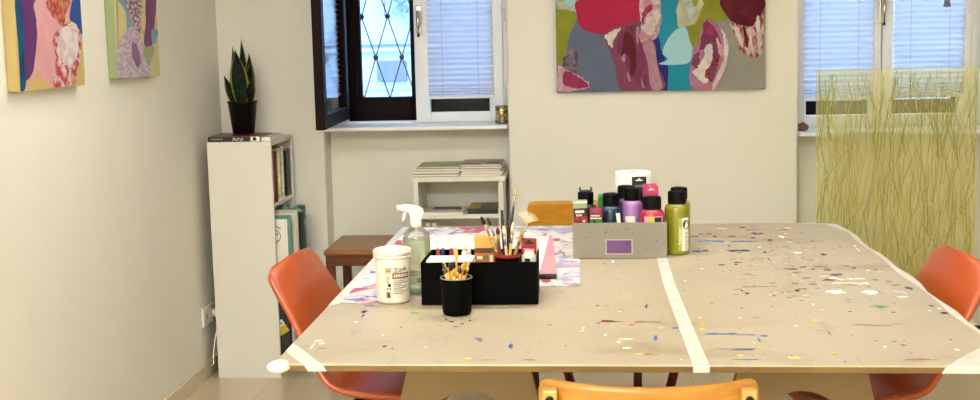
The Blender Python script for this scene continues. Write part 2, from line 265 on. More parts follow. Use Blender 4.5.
L.new(tc.outputs['Object'], mp.inputs['Vector']); L.new(mp.outputs['Vector'], br.inputs['Vector']); L.new(br.outputs['Color'], tb.inputs['Base Color'])
SKIRT = mat('skirting_tile', 'c9b99b', .35)
WHITE = mat('white_lacquer', 'd4d0c4', .35)
WINW = mat('window_white', 'dee0e3', .35)
DARKW = wood('mahogany_stain', '0d0302', '180605', .5, 'Z', coat=0, spec=.08)
CHROME = mat('brushed_metal', 'b9b4a8', .3, metal=1)
BLACK = mat('black_plastic', '0d0c0d', .4)

def slab(name, x0, x1, y0, y1, z0, z1, m):
    bm = BM(); add_box(bm, x0, x1, y0, y1, z0, z1); return structure(name, bm, m)

slab('floor', XL-.2, XR+.2, YF-.2, YN+.3, -.1, 0, TILE)
slab('ceiling', XL-.2, XR+.2, YF-.2, YN+.3, CEIL, CEIL+.1, CEILM)
slab('wall_left', XL-.2, XL, YF-.2, YN+.3, 0, CEIL, WALL)
slab('wall_right', XR, XR+.2, YF-.2, YN+.3, 0, CEIL, WALL)
slab('wall_front', XL, XR, YF-.2, YF, 0, CEIL, WALL)
# back wall with two window niches: solid piers, lintels, and the thinner wall under each window
NLX0, NLX1, NRX0, NRX1 = -1.205, -.363, .925, 1.80
ZL, ZR, ZT = 1.035, .985, 2.35
YO = 6.08
bm = BM()
bv = .012
add_box(bm, XL-.1, NLX0, YB, YO, 0, CEIL, bv)
add_box(bm, NLX1, NRX0, YB, YO, 0, CEIL, bv)
add_box(bm, NRX1, XR, YB, YO, 0, CEIL, bv)
add_box(bm, NLX0-.03, NLX1+.03, YB, YO, ZT, CEIL)
add_box(bm, NRX0-.03, NRX1+.03, YB, YO, ZT, CEIL)
add_box(bm, NLX0-.03, NLX1+.03, YL, YO, 0, ZL)
add_box(bm, NRX0-.03, NRX1+.03, YL, YO, 0, ZR)
structure('wall_back', bm, WALL)
# skirting tiles on the walls
bm = BM(); add_box(bm, XL, XL+.014, YF, YB, 0, .07, .003); structure('baseboard_left', bm, SKIRT)
bm = BM()
add_box(bm, XL+.014, NLX0, YB-.014, YB, 0, .07, .003); add_box(bm, NLX1, NRX0, YB-.014, YB, 0, .07, .003); add_box(bm, NRX1, XR-.014, YB-.014, YB, 0, .07, .003)
add_box(bm, NLX0, NLX1, YL-.014, YL, 0, .07, .003); add_box(bm, NRX0, NRX1, YL-.014, YL, 0, .07, .003)
structure('baseboard_back', bm, SKIRT)
bm = BM(); add_box(bm, XR-.014, XR, YF, YB, 0, .07, .003); structure('baseboard_right', bm, SKIRT)

# ------------------------------------------------------------------ windows
PANE = glassy('window_glass', (.97, .985, 1.0), .12)
PANE2 = glassy('casement_glass', (.93, .96, .98), .6, ior=1.45)
def frame_bm(x0, x1, z0, z1, y0, y1, w, wb=None, bev=.004, bm=None):
    wb = wb or w
    bm = bm or BM()
    add_box(bm, x0, x0+w, y0, y1, z0, z1, bev); add_box(bm, x1-w, x1, y0, y1, z0, z1, bev)
    add_box(bm, x0+w, x1-w, y0, y1, z0, z0+wb, bev); add_box(bm, x0+w, x1-w, y0, y1, z1-w, z1, bev)
    return bm

def handle_bm(x, z, y):
    bm = BM()
    add_box(bm, x-.013, x+.013, y-.008, y, z-.075, z+.06, .004)
    add_tube(bm, [(x, y-.006, z+.03), (x, y-.04, z+.03)], .008, 10)
    add_tube(bm, [(x, y-.04, z+.034), (x, y-.045, z-.02), (x, y-.043, z-.085)], [.009, .009, .007], 10)
    return bm

def hinge_bm(x, z, y):
    bm = BM(); add_tube(bm, [(x, y, z-.03), (x, y, z+.03)], .007, 8); add_box(bm, x-.004, x+.016, y+.004, y+.012, z-.02, z+.02, .001); return bm

# window_1: box-type window, white inner casements, dark outer casements
w1 = D.objects.new('window_1', None); COL.objects.link(w1); w1.location = ((NLX0+NLX1)/2, YN, ZL); w1['kind'] = 'structure'
w1['label'] = 'double window over the magazine shelf, one dark casement swung open, one blind down'; w1['category'] = 'window'
def W1(name, bm, m, parent=None, label=None):
    p = parent or w1
    o = O(name, bm, m, p, label=label)
    if p is w1: o.matrix_parent_inverse = Matrix.Translation((-w1.location.x, -w1.location.y, -w1.location.z))
    return o
# fixed white frame of the inner window
bm = BM()
add_box(bm, NLX0, -1.135, 5.815, 5.875, ZL+.02, ZT, .003); add_box(bm, -.392, NLX1, 5.815, 5.875, ZL+.02, ZT, .003)
add_box(bm, -1.135, -.392, 5.83, 5.875, ZL+.0005, ZL+.03, .003); add_box(bm, -1.135, -.392, 5.815, 5.875, ZT-.05, ZT, .003)
W1('frame', bm, WINW)
# dark lining between the two windows and dark outer window
bm = BM()
add_box(bm, NLX0+.005, NLX0+.022, 5.876, YO-.01, ZL+.02, ZT-.02); add_box(bm, NLX1-.022, NLX1-.005, 5.876, YO-.01, ZL+.02, ZT-.02)
add_box(bm, NLX0+.022, NLX1-.022, 5.876, YO-.01, ZT-.04, ZT-.02); add_box(bm, NLX0+.022, NLX1-.022, 5.876, YO-.01, ZL+.003, ZL+.02)
W1('outer_lining', bm, DARKW)
o1 = W1('outer_casement', frame_bm(-1.183, -.787, ZL+.02, ZT-.04, 5.96, 6.01, .057, .117, bm=frame_bm(-1.183, -1.085, ZL+.02, ZT-.04, 5.965, 6.0, .04)), DARKW)
bm = BM(); add_box(bm, -1.13, -.84, 5.983, 5.987, ZL+.12, ZT-.08); W1('pane', bm, PANE, o1)
o2 = W1('outer_casement', frame_bm(-.785, -.385, ZL+.02, ZT-.04, 5.96, 6.01, .057, .117), DARKW)
bm = BM(); add_box(bm, -.73, -.44, 5.983, 5.987, ZL+.12, ZT-.08); W1('pane', bm, PANE, o2)
# iron lattice with bosses in front of the outer pane
IRON = mat('wrought_iron', '2a2c33', .5)
bm = BM()
nx, nz = [-1.09, -.963, -.836], [1.953, 1.553, 1.163]
dx, dz = .127, .197
for i in range(-1, 5):
    for j in range(0, 6):
        xa = -1.09+(i+.5)*dx; za = 1.163-dz+j*2*dz
        for (sx, sz) in ((.5, 1), (-.5, 1), (.5, -1), (-.5, -1)):
            xb, zb = xa+sx*dx, za+sz*dz
            if -1.16 < min(xa, xb) and max(xa, xb) < -.40 and 1.0 < min(za, zb) and max(za, zb) < 2.3:
                add_tube(bm, [(xa, 6.045, za), (xb, 6.045, zb)], .0032, 6)
lat = W1('lattice', bm, IRON)
for j in range(0, 5):
    for i in range(-1, 6):
        x = -1.09+(i+(.5 if j % 2 else 0))*dx; z = 1.163+j*dz
        if -1.13 < x < -.42 and z > 1.3 and z < 2.3:
            bm = BM(); bmesh.ops.create_uvsphere(bm, u_segments=12, v_segments=8, radius=.0135); xf(bm, bm.verts[:], Matrix.Translation((x, 6.045, z)) @ Matrix.Diagonal((1, .6, 1, 1)))
            W1('boss', bm, IRON, lat)
# closed inner casement (white)
c1 = W1('casement', frame_bm(-.803, -.392, ZL+.022, ZT-.05, 5.80, 5.85, .066, .047), WINW, label='white closed casement')
bm = BM(); add_box(bm, -.74, -.455, 5.822, 5.826, ZL+.06, ZT-.11); W1('pane', bm, PANE, c1)
W1('handle', handle_bm(-.777, 1.54, 5.80), CHROME, c1)
W1('hinge', hinge_bm(-.386, 1.55, 5.80), WINW, c1); W1('hinge', hinge_bm(-.386, 1.18, 5.80), WINW, c1)
# open inner casement, swung into the room, dark stained on the face that shows
a = Vector((-1.138, 5.80)); b_ = Vector((-1.110, 5.11)); ang = math.atan2(b_.y-a.y, b_.x-a.x)
Mo = Matrix.Translation((a.x, a.y, 0)) @ Matrix.Rotation(ang, 4, 'Z')
bm = frame_bm(0, (b_-a).length, ZL+.045, ZT-.05, -.02, .02, .07, .06); xf(bm, bm.verts[:], Mo)
c2 = W1('casement', bm, DARKW, label='dark stained casement swung open')
bm = BM(); add_box(bm, .065, (b_-a).length-.065, -.002, .002, ZL+.10, ZT-.11); xf(bm, bm.verts[:], Mo); W1('pane', bm, PANE2, c2)
# sills
def sill(name, x0, x1, z, y0=5.575):
    bm = BM(); add_box(bm, x0, x1, y0, YN-.03, z-.018, z, .004); add_box(bm, x0, x1, YN-.05, YN+.02, z-.018, z+.004)
    return structure(name, bm, WINW)
sill('trim_1', NLX0+.001, NLX1-.001, ZL+.022-.001)
# window_2
w2 = D.objects.new('window_2', None); COL.objects.link(w2); w2.location = ((NRX0+NRX1)/2, YN, ZR); w2['kind'] = 'structure'
w2['label'] = 'white two-casement window behind the green screen, both blinds down'; w2['category'] = 'window'
def W2(name, bm, m, parent=None):
    p = parent or w2
    o = O(name, bm, m, p)
    if p is w2: o.matrix_parent_inverse = Matrix.Translation((-w2.location.x, -w2.location.y, -w2.location.z))
    return o
bm = BM()
add_box(bm, NRX0, NRX0+.012, 5.80, 5.875, ZR+.02, ZT, .002); add_box(bm, 1.715, NRX1-.06, 5.80, 5.875, ZR+.02, ZT, .003); add_box(bm, NRX1-.06, NRX1, 5.83, 5.875, ZR+.02, ZT, .003)
add_box(bm, NRX0+.012, 1.715, 5.80, 5.875, ZR, ZR+.03, .003); add_box(bm, NRX0+.012, 1.715, 5.80, 5.875, ZT-.05, ZT, .003)
W2('frame', bm, WINW)
d1 = W2('casement', frame_bm(NRX0+.013, 1.318, ZR+.03, ZT-.05, 5.79, 5.845, .048, .045), WINW)
bm = BM(); add_box(bm, .98, 1.28, 5.815, 5.819, ZR+.07, ZT-.1); W2('pane', bm, PANE, d1)
d2 = W2('casement', frame_bm(1.322, 1.713, ZR+.03, ZT-.05, 5.79, 5.845, .05, .045), WINW)
bm = BM(); add_box(bm, 1.365, 1.67, 5.815, 5.819, ZR+.07, ZT-.1); W2('pane', bm, PANE, d2)
W2('handle', handle_bm(1.318, 1.545, 5.79), CHROME, d2)
W2('hinge', hinge_bm(1.700, 1.54, 5.785), WINW, d2)
bm = frame_bm(NRX0+.01, NRX1-.06, ZR+.02, ZT-.04, 5.96, 6.01, .05, .11); add_box(bm, 1.29, 1.35, 5.96, 6.01, ZR+.03, ZT-.05)
o3 = W2('outer_casement', bm, DARKW)
bm = BM(); add_box(bm, .98, 1.69, 5.983, 5.987, ZR+.12, ZT-.08); W2('pane', bm, PANE, o3)
sill('trim_2', NRX0+.001, NRX1-.001, ZR+.015)

# pleated blinds, one on each closed casement
BLIND = translucent('blind_fabric', 'f5f6fb', .82)
def blind(x0, x1, zb, y, label, am=.013):
    t = thing('pleated_blind', ((x0+x1)/2, y, zb), label, 'blind', 'pleated window blinds')
    w = (x1-x0)/2; top = ZT-.09-zb
    bm = BM(); n = 0; z = .012; prev = None; k = 0
    while z < top:
        yy = -am if k % 2 else am
        a = bm.verts.new((-w, yy, z)); b = bm.verts.new((w, yy, z))
        if prev: bm.faces.new((prev[0], prev[1], b, a))
        prev = (a, b); k += 1
        z += (.006 if z < .05 else .0125)
    O('pleats', bm, BLIND, t)
    bm = BM(); add_box(bm, -w-.003, w+.003, -min(am, .011), min(am, .011), 0, .013, .003); O('bottom_rail', bm, WINW, t)
    bm = BM(); add_box(bm, -w-.003, w+.003, -min(am, .012), min(am, .012), top, top+.02, .003); O('head_rail', bm, WINW, t)
    for s in (-.55, .55):
        bm = BM(); add_tube(bm, [(w*s, -am-.0005, .01), (w*s, -am-.0005, top)], .0008, 5); O('cord', bm, mat('blind_cord', 'a9b2c6', .6), t)
    return t
blind(-.739, -.437, 1.168, 5.782, 'white pleated blind over the closed casement beside the open dark one')
blind(.971, 1.279, 1.130, 5.772, 'white pleated blind beside the pier, lower end clear of the green screen')
blind(1.369, 1.677, 1.135, 5.772, 'white pleated blind on the casement farther from the pier, lower end behind the green screen')
t = blind(-.285, .285, 1.195, 0, 'white pleated blind on the room face of the open dark casement', .006)
t.location = ((a.x+b_.x)/2-.011, (a.y+b_.y)/2, 1.195); t.rotation_euler = (0, 0, ang)
# small clip at the far blind
t = thing('blind_clip', (1.592, 5.756, 1.535), 'small grey metal clip on the blind farther from the pier', 'clip')
bm = BM(); add_box(bm, -.012, .012, -.004, .004, .012, .05, .002); add_tube(bm, [(-.012, -.003, .02), (0, -.006, .0), (.014, -.003, .012)], .004, 6); add_box(bm, -.016, .016, -.006, .003, .0, .014, .003); O('clip_body', bm, mat('clip_grey', '6d7077', .4, metal=.6), t)

# things on the sills
t = thing('candle_holder', (-.395, 5.70, ZL+.021), 'gold patterned metal candle holder on the window sill against the pier', 'candle holder')
GOLD = mat('antique_gold', '6b5a2c', .35, c2='c9b878', scale=70, metal=.5, ramp=(.45, .56))
bm = BM(); add_lathe(bm, [(.026, 0), (.030, .006), (.030, .074), (.0285, .076), (.027, .074), (.026, .012), (0.001, .012)], 32); O('cup', bm, GOLD, t)
bm = BM(); add_lathe(bm, [(.0305, .002), (.032, .005), (.032, .012), (.0303, .015)], 32, cap=False); O('base_ring', bm, mat('dull_pewter', '76716a', .4, metal=.8), t)
bm = BM(); add_lathe(bm, [(.0302, .070), (.0312, .072), (.0312, .078), (.0298, .079)], 32, cap=False); O('rim', bm, mat('dull_pewter', '76716a', .4), t)
bm = BM(); bmesh.ops.create_uvsphere(bm, u_segments=20, v_segments=12, radius=1)
for v in bm.verts:
    v.co = Vector((v.co.x*.034*(1+.15*sin(3*v.co.y)), v.co.y*.028, max(0, v.co.z*.021*(1+.2*sin(4*v.co.x))+.014)))
setp(O('stone', bm, mat('brown_stone', '5d3a2c', .6, c2='7b5140', scale=30), None, (.948, 5.69, ZR+.0155), sm=True), 'smooth brown stone at the end of the sill beside the pier', 'stone')

# ------------------------------------------------------------------ outside
FAC = mat('facade_plaster', '5f7d97', .9, c2='58758e', scale=2)
bm = BM(); add_box(bm, -8, 8, 8.5, 8.8, -1, 7)
fz = structure('exterior_facade', bm, FAC)
for z0, z1, d in ((1.055, 1.085, .03), (1.36, 1.385, .03), (1.41, 1.42, .02)):
    bm = BM(); add_box(bm, -8, 8, 8.5-d, 8.5, z0, z1); O('moulding', bm, FAC, fz)
bm = BM(); add_box(bm, -1.437, -1.235, 8.48, 8.5, 1.155, 1.295, .004); O('stone_plaque', bm, mat('plaque_stone', '2e3f55', .9, c2='3a4d63', scale=60), fz)
slab('exterior_ground', -8, 8, YO+.15, 8.5, -1.1, -1, mat('paving', '9a9a98', .9))
# climbing plant on the facade
rnd = random.Random(3)
bm = BM()
for s in range(5):
    x0 = -1.36+s*.075
    for k in range(26):
        z = 2.3-k*.036-rnd.random()*.02
        if z < 1.45+.12*abs(s-2.3)+rnd.random()*.1: break
        for q in range(2):
            cx = x0+rnd.uniform(-.03, .03); s_ = rnd.uniform(.018, .04); an = rnd.uniform(0, 6.28)
            poly = smooth_poly([(cos(an+u)*s_*r, sin(an+u)*s_*r) for u, r in ((0, 1.1), (.9, .5), (1.6, .9), (2.4, .45), (3.1, .8), (3.9, .45), (4.7, .9), (5.4, .5))], 2)
            vs = add_prism(bm, poly, 0, .002, M=Matrix.Translation((cx, 8.45+rnd.uniform(-.02, .02), z)) @ Matrix.Rotation(pi/2+rnd.uniform(-.5, .5), 4, 'X') @ Matrix.Rotation(rnd.uniform(-.5, .5), 4, 'Y'))
iv = O('climbing_plant', bm, mat('ivy_leaf', '2f5468', .6, c2='3d6478', scale=8)); setp(iv, 'climbing plant with bluish leaves on the pale wall outside the open window', 'climbing plant')
bm = BM()
for s in range(5):
    add_tube(bm, [(-1.36+s*.075, 8.47, 2.4), (-1.35+s*.075, 8.47, 2.0), (-1.37+s*.075, 8.47, 1.6)], .004, 5)
O('stem', bm, mat('ivy_stem', '4a5a66', .8), iv)
# ------------------------------------------------------------------ paintings
PC = {}
def pm(n):
    tab = dict(slate=('5a6478', '66708a', 3), warmgrey=('918d82', 'a39f93', 2), olive=('7d8018', '98992f', 9), skywash=('4f8fb0', 'd8dcc8', 14), tealc=('138aa6', '1f97b3', 4),
        navy=('131c6e', '1a2480', 4), icyblue=('9fd3e2', 'b3dde6', 4), crimson=('b0123f', 'bd1c4a', 6), blush=('ded0ce', 'c08c98', 16), mauve=('8d4a68', '7a3654', 10), plum=('6a1f45', '8a4468', 12),
        mauvelight=('a9728a', 'c095a4', 22), chalk=('e8ded6', 'd4bcbc', 14), stone=('8d7a80', '5a3d48', 30), magenta=('b04a78', 'e3ccd0', 12), magentadk=('8a1745', 'a53565', 14),
        creamwash=('d6cfae', '9fa48c', 14), stripes=('d8bcae', '9a3444', 16), oxblood=('4a0a16', '6f1526', 12), pinkwash=('c48aa6', '9c5578', 9), rust=('a34a20', '6f2016', 30),
        butter=('d8c27c', 'cfb56a', 5), ultramarine=('16305f', '0b5f86', 8), violet=('5a2c66', '6d3c78', 7), rose=('d694a0', 'e2b0ae', 7), scribble=('a83248', 'cf8a5a', 26), cobalt=('2a4b94', '37589f', 5),
        scarletwash=('b53450', 'e6cfc8', 18), lemon=('e2d69a', 'd9c98a', 5), sagegreen=('a3ad7c', 'b4ba8e', 6), powderblue=('8fb6c8', '7ba3ba', 6), lilacwash=('d9c8cc', '7d4a6a', 26), lavender=('b9a4bc', 'd9ccd6', 18),
        plumstreak=('74406c', 'a58ab0', 20), violetbright=('8a4f88', '7a4078', 9))
    c1, c2, s = tab[n]
    c1, c2 = ('%02x%02x%02x' % tuple(int(int(c[i:i+2], 16)*.86) for i in (0, 2, 4)) for c in (c1, c2))
    st = (1, 1, 1) if n not in ('stripes', 'mauve', 'plum', 'mauvelight', 'lavender', 'lilacwash') else ((2.2, 1, .5) if n in ('stripes', 'mauve', 'plum', 'mauvelight') else (1, 2.2, .6))
    return mat('paint_'+n, c1, .5, spec=.12, c2=c2, scale=s*1.6, stretch=st, detail=7, ramp=(.42, .58) if n in ('scarletwash', 'scribble', 'lilacwash', 'lavender', 'chalk', 'stripes', 'rust', 'stone', 'blush') else (.25, .75), distort=.4)

RJ = random.Random(9)
def painting(name, art, w, h, th, M, side, label, loc):
    t = thing(name, loc, label, 'painting')
    t.matrix_world = Matrix.Translation(loc) @ M
    bm = BM(); add_box(bm, -w/2, w/2, 0, h, -th, 0, .003); 
    c = O('canvas', bm, [side], t)
    names = []
    bm = BM()
    for i, (n, pts) in enumerate(art):
        if n not in names: names.append(n)
        pts = [(max(-w/2+.001, min(w/2-.001, x)), max(.001, min(h-.001, y))) for x, y in pts]
        sp = smooth_poly(pts, 5)
        if n in ('plum', 'chalk', 'stripes', 'magenta', 'magentadk', 'scarletwash', 'scribble', 'lilacwash', 'lavender', 'blush', 'creamwash', 'pinkwash', 'rust', 'violetbright', 'plumstreak', 'rose', 'mauve', 'skywash', 'stone', 'sagegreen'):
            sp = [(x+RJ.gauss(0, .0022), y+RJ.gauss(0, .0022)) for x, y in sp]
        sp = [(max(-w/2+.001, min(w/2-.001, x)), max(.001, min(h-.001, y))) for x, y in sp]
        # drop duplicates from clamping
        q = []
        for p in sp:
            if not q or (p[0]-q[-1][0])**2+(p[1]-q[-1][1])**2 > 1e-8: q.append(p)
        add_prism(bm, q, -.0002, .0004+.00025*i, mi=names.index(n))
    O('paint_layer', bm, [pm(n) for n in names], c)
    return t

CA = list(CENTRE_ART)
up = .41
CA = [('slate', [(-.456, .30), (0, .30), (0, .9), (-.456, .9)]), ('warmgrey', [(0, .3), (.456, .3), (.456, .9), (0, .9)]),
      ('skywash', [(-.456, .38), (-.33, .38), (-.25, .7), (-.3, .9), (-.456, .9)]), ('crimson', [(-.35, .36), (-.1, .36), (-.08, .6), (-.2, .74), (-.36, .6)]), ('tealc', [(-.05, .36), (.1, .36), (.08, .7), (0, .88), (-.08, .6)]),
      ('olive', [(.12, .36), (.27, .36), (.3, .6), (.2, .8), (.1, .6)]), ('oxblood', [(.27, .36), (.45, .36), (.45, .6), (.35, .7), (.26, .55)])] + CA + list(CENTRE_MORE)
painting('abstract_painting', CA, .914, .92, .03, FRONT, mat('canvas_edge_grey', '6f6c6c', .7), 'large abstract canvas with crimson, teal and mauve shapes hung on the pier between the windows', (.317, 5.587, 1.195))
LEFTM = Matrix(((0, 0, 1, 0), (1, 0, 0, 0), (0, 1, 0, 0), (0, 0, 0, 1)))
LA = [('butter', [(-.235, .2), (.235, .2), (.235, .7), (-.235, .7)]), ('rose', [(-.1, .24), (.15, .24), (.1, .5), (-.05, .6)])] + list(LEFT_ART_A)
painting('abstract_painting', LA, .48, .72, .035, LEFTM, mat('canvas_edge_yellow', 'ad9860', .6), 'yellow-edged canvas with a purple stripe and pink shapes on the side wall, nearer the photographer', (-1.645, 3.76, 1.325))
LB = [('lemon', [(-.21, .2), (.21, .2), (.21, .7), (-.21, .7)]), ('lavender', [(-.1, .27), (.1, .27), (.05, .5), (-.05, .55)])] + list(LEFT_ART_B)
painting('abstract_painting', LB, .434, .72, .035, LEFTM, mat('canvas_edge_green', '878f66', .6), 'pale yellow canvas with lavender and purple shapes and a green edge, nearer the bookcase', (-1.645, 4.51, 1.333))

# ------------------------------------------------------------------ bookcase by the side wall
BX0, BX1, BY0, BY1, BH = -1.622, -1.345, 5.195, 5.59, 1.031
bc = thing('bookcase', (BX0, BY0, 0), 'narrow white bookcase in the corner under the snake plant', 'bookcase')
w_, d_ = BX1-BX0, BY1-BY0
def bp(name, *a, bev=.0015, m=WHITE):
    bm = BM(); add_box(bm, *a, bev); return O(name, bm, m, bc)
bp('side_panel', 0, w_, 0, .018, 0, BH-.02); bp('side_panel', 0, w_, d_-.018, d_, 0, BH-.02)
bp('top_panel', 0, w_, 0, d_, BH-.02, BH)
bp('back_panel', 0, .006, .018, d_-.018, .03, BH-.02)
bp('shelf', .006, w_-.004, .018, d_-.018, .742, .760); bp('shelf', .006, w_-.004, .018, d_-.018, .352, .370); bp('bottom_panel', .006, w_-.004, .018, d_-.018, .03, .048)
bp('plinth', w_-.02, w_-.006, .018, d_-.018, 0, .03)

PAGES = mat('paper_pages', 'e6e0d0', .8, c2='d5ccb8', scale=200, stretch=(.05, .05, 3))
def book(name, size, loc, cover, label, cat='book', group=None, rot=None, rotz=0, spine_x=True, kids=None):
    """size = (depth from spine, thickness along y, height); spine at +x face"""
    dx, ty, hz = size
    t = thing(name, loc, label, cat, group, rot=rot or (0, 0, rotz))
    bm = BM(); c = .0018
    add_box(bm, -dx, 0, -ty/2, -ty/2+c, 0, hz, .0004); add_box(bm, -dx, 0, ty/2-c, ty/2, 0, hz, .0004); add_box(bm, -c, 0, -ty/2+c, ty/2-c, 0, hz)
    O('cover', bm, cover, t)
    bm = BM(); add_box(bm, -dx+.004, -c, -ty/2+c, ty/2-c, .003, hz-.003); O('page_block', bm, PAGES, t)
    for k in kids or []:
        nm, z0, z1, m = k
        bm = BM(); add_box(bm, 0, .0006, -ty/2+.002, ty/2-.002, hz*z0, hz*z1); O(nm, bm, m, t)
    return t
def cm(h, r=.45, **k): return mat('cover_'+h, h, r, **k)
y = BY0+.022
specs = [(.022, .205, '3a2a1c', 'dark brown'), (.016, .215, '6b3a1e', 'tan brown'), (.030, .222, '7c1f16', 'rust red'), (.010, .218, '3b2116', 'thin brown'), (.024, .228, '9a7c54', 'mottled tan'),
         (.016, .232, '6d5236', 'olive brown'), (.020, .226, 'c7b894', 'cream'), (.014, .230, '8d7a5c', 'beige'), (.022, .232, '2e2622', 'black'), (.012, .226, 'c9c2b2', 'pale grey'), (.020, .230, 'dad4c6', 'white'), (.010, .222, '5a6a70', 'blue-grey')]
for k, (ty, hz, c, nm) in enumerate(specs):
    mm = mat('spine_'+c, c, .45, c2='%02x%02x%02x' % tuple(min(255, int(int(c[i:i+2], 16)*1.25)+14) for i in (0, 2, 4)), scale=60)
    pos = 'first from the closed front side' if k == 0 else 'spine %s from the front side' % ['', 'second', 'third', 'fourth', 'fifth', 'sixth', 'seventh', 'eighth', 'ninth', 'tenth', 'eleventh', 'twelfth'][k]
    book('book', (.19, ty, hz), (BX1-.004-.004*(k % 3), y+ty/2, .7603), mm, '%s book upright on the upper bookcase shelf, %s' % (nm, pos), group='books upright on the upper shelf',
         kids=[('title_band', .55, .8, mat('band_light', 'cfc4a6', .5))] if k % 3 == 1 else None)
    y += ty+.0012
book('binder', (.21, .075, .205), (BX1-.010, BY1-.02-.0395, .7603), cm('0c0c10'), 'thick black binder at the window end of the upper bookcase shelf', 'binder')

# large boards and picture books standing in the middle compartment, sticking out of it
def board(name, x0, x1, y, th, z0, z1, m, label, cat, face=None):
    t = thing(name, ((x0+x1)/2, y, z0), label, cat)
    w = (x1-x0)/2
    bm = BM(); add_box(bm, -w, w, 0, th, 0, z1-z0, .001); o = O('board', bm, m, t)
    if face: face(t, w, z1-z0)
    return t
TEAL = cm('4f7f73'); CARD = cm('ded8cc', .6)
INK = mat('ink_black', '1a1a1c', .5); RED = mat('poppy_red', '9c1a22', .5)
def f1(t, w, h):
    bm = BM(); add_box(bm, -w+.008, w-.016, -.0012, 0, .012, h-.016); o = O('picture_sheet', bm, CARD, t)
    bm = BM()
    cx, cz = w-.075, h-.09
    add_tube(bm, [(cx+.028*cos(a), -.0014, cz+.028*sin(a)) for a in [i*2*pi/20 for i in range(21)]], .0013, 5)
    for (p, q) in (((-.06, .0), (.02, .01)), ((-.03, .03), (-.02, -.035)), ((-.01, .05), (.03, .035)), ((-.045, -.02), (.02, -.02)), ((0, .03), (.005, -.03))):
        add_tube(bm, [(cx+p[0], -.0014, cz+p[1]), (cx+q[0], -.0014, cz+q[1])], .0016, 5)
    O('ink_drawing', bm, INK, o)
    for (x, z, s) in ((w-.098, h-.15, .017), (w-.104, h-.245, .022)):
        bm = BM(); add_prism(bm, smooth_poly([(x-s, z), (x-s*.6, z+s), (x, z+s*.5), (x+s*.8, z+s*.9), (x+s*.7, z-s*.3), (x, z-s*1.1)], 4), .0012, .0022, M=FRONT); O('red_blot', bm, RED, o)
    bm = BM(); add_tube(bm, [(w-.104, -.0014, h-.17), (w-.1, -.0014, h-.22)], .0012, 5); O('ink_drawing', bm, INK, o)
board('picture_board', -1.60, -1.283, 5.235, .012, .3705, .707, TEAL, 'teal-edged board with an ink drawing and red blots sticking out of the middle shelf', 'picture', f1)
def f2(t, w, h):
    bm = BM(); add_box(bm, -w+.006, w-.01, -.001, 0, .01, h-.012); O('cover_sheet', bm, cm('d3cdbb', .6), t)
board('sketchbook', -1.585, -1.268, 5.30, .014, .3705, .722, cm('b9b39c'), 'pale sketchbook behind the teal-edged board in the bookcase', 'sketchbook', f2)
def f3(t, w, h):
    bm = BM(); add_box(bm, w-.05, w-.004, -.001, 0, h-.2, h-.03); O('dark_band', bm, cm('16262c'), t)
board('art_book', -1.60, -1.250, 5.36, .02, .3705, .735, mat('cover_botanical', '27463c', .5, c2='8fa391', scale=18, ramp=(.5, .6)), 'tall dark green patterned art book behind the pale sketchbook', 'book', f3)
board('art_book', -1.60, -1.29, 5.41, .03, .3705, .66, cm('20304a'), 'navy art book behind the green patterned one', 'book')
# lower compartment
def low(y, th, x1, z1, m, label, kids=None, nm='folder', cat='folder'):
    t = thing(nm, (-1.5, y, .0485), label, cat)
    bm = BM(); add_box(bm, -.09, x1+1.5, 0, th, 0, z1-.0485, .002); O('spine_case', bm, m, t)
    if kids: kids(t, x1+1.5)
    return t
def yl(t, x):
    bm = BM(); add_box(bm, -.028, .028, -.0012, 0, -.026, .008); bmesh.ops.rotate(bm, verts=bm.verts[:], cent=(0, 0, 0), matrix=Matrix.Rotation(radians(-32), 3, 'Y')); o = O('yellow_label', bm, mat('label_yellow', 'a99420', .5), t, (x-.022, -.001, .165))
    bm = BM(); add_box(bm, -.028, .028, -.0014, 0, .008, .034); bmesh.ops.rotate(bm, verts=bm.verts[:], cent=(0, 0, 0), matrix=Matrix.Rotation(radians(-32), 3, 'Y')); p = O('white_tab', bm, CARD, o)
    bm = BM()
    for i in range(7): add_box(bm, -.02+i*.006, -.02+i*.006+.0035, -.0018, -.0013, .014, .028)
    bmesh.ops.rotate(bm, verts=bm.verts[:], cent=(0, 0, 0), matrix=Matrix.Rotation(radians(-32), 3, 'Y')); O('barcode', bm, INK, o)
low(5.216, .05, -1.320, .345, cm('1c1512'), 'dark folder with a tilted yellow label, foot of the bookcase', yl)
low(5.272, .02, -1.322, .34, cm('6d1f14'), 'rust red book beside the dark folder, foot of the bookcase', nm='book', cat='book')
low(5.298, .016, -1.318, .335, cm('1d2a55'), 'blue book beside the rust red one, foot of the bookcase', nm='book', cat='book')
low(5.320, .05, -1.31, .33, cm('cfcabd'), 'white folder beside the blue book, foot of the bookcase')
low(5.376, .03, -1.315, .31, cm('b39a3c'), 'ochre book between white folders, foot of the bookcase', nm='book', cat='book')
low(5.412, .07, -1.31, .32, cm('d8d2c4'), 'cream folder nearest the window wall, foot of the bookcase')

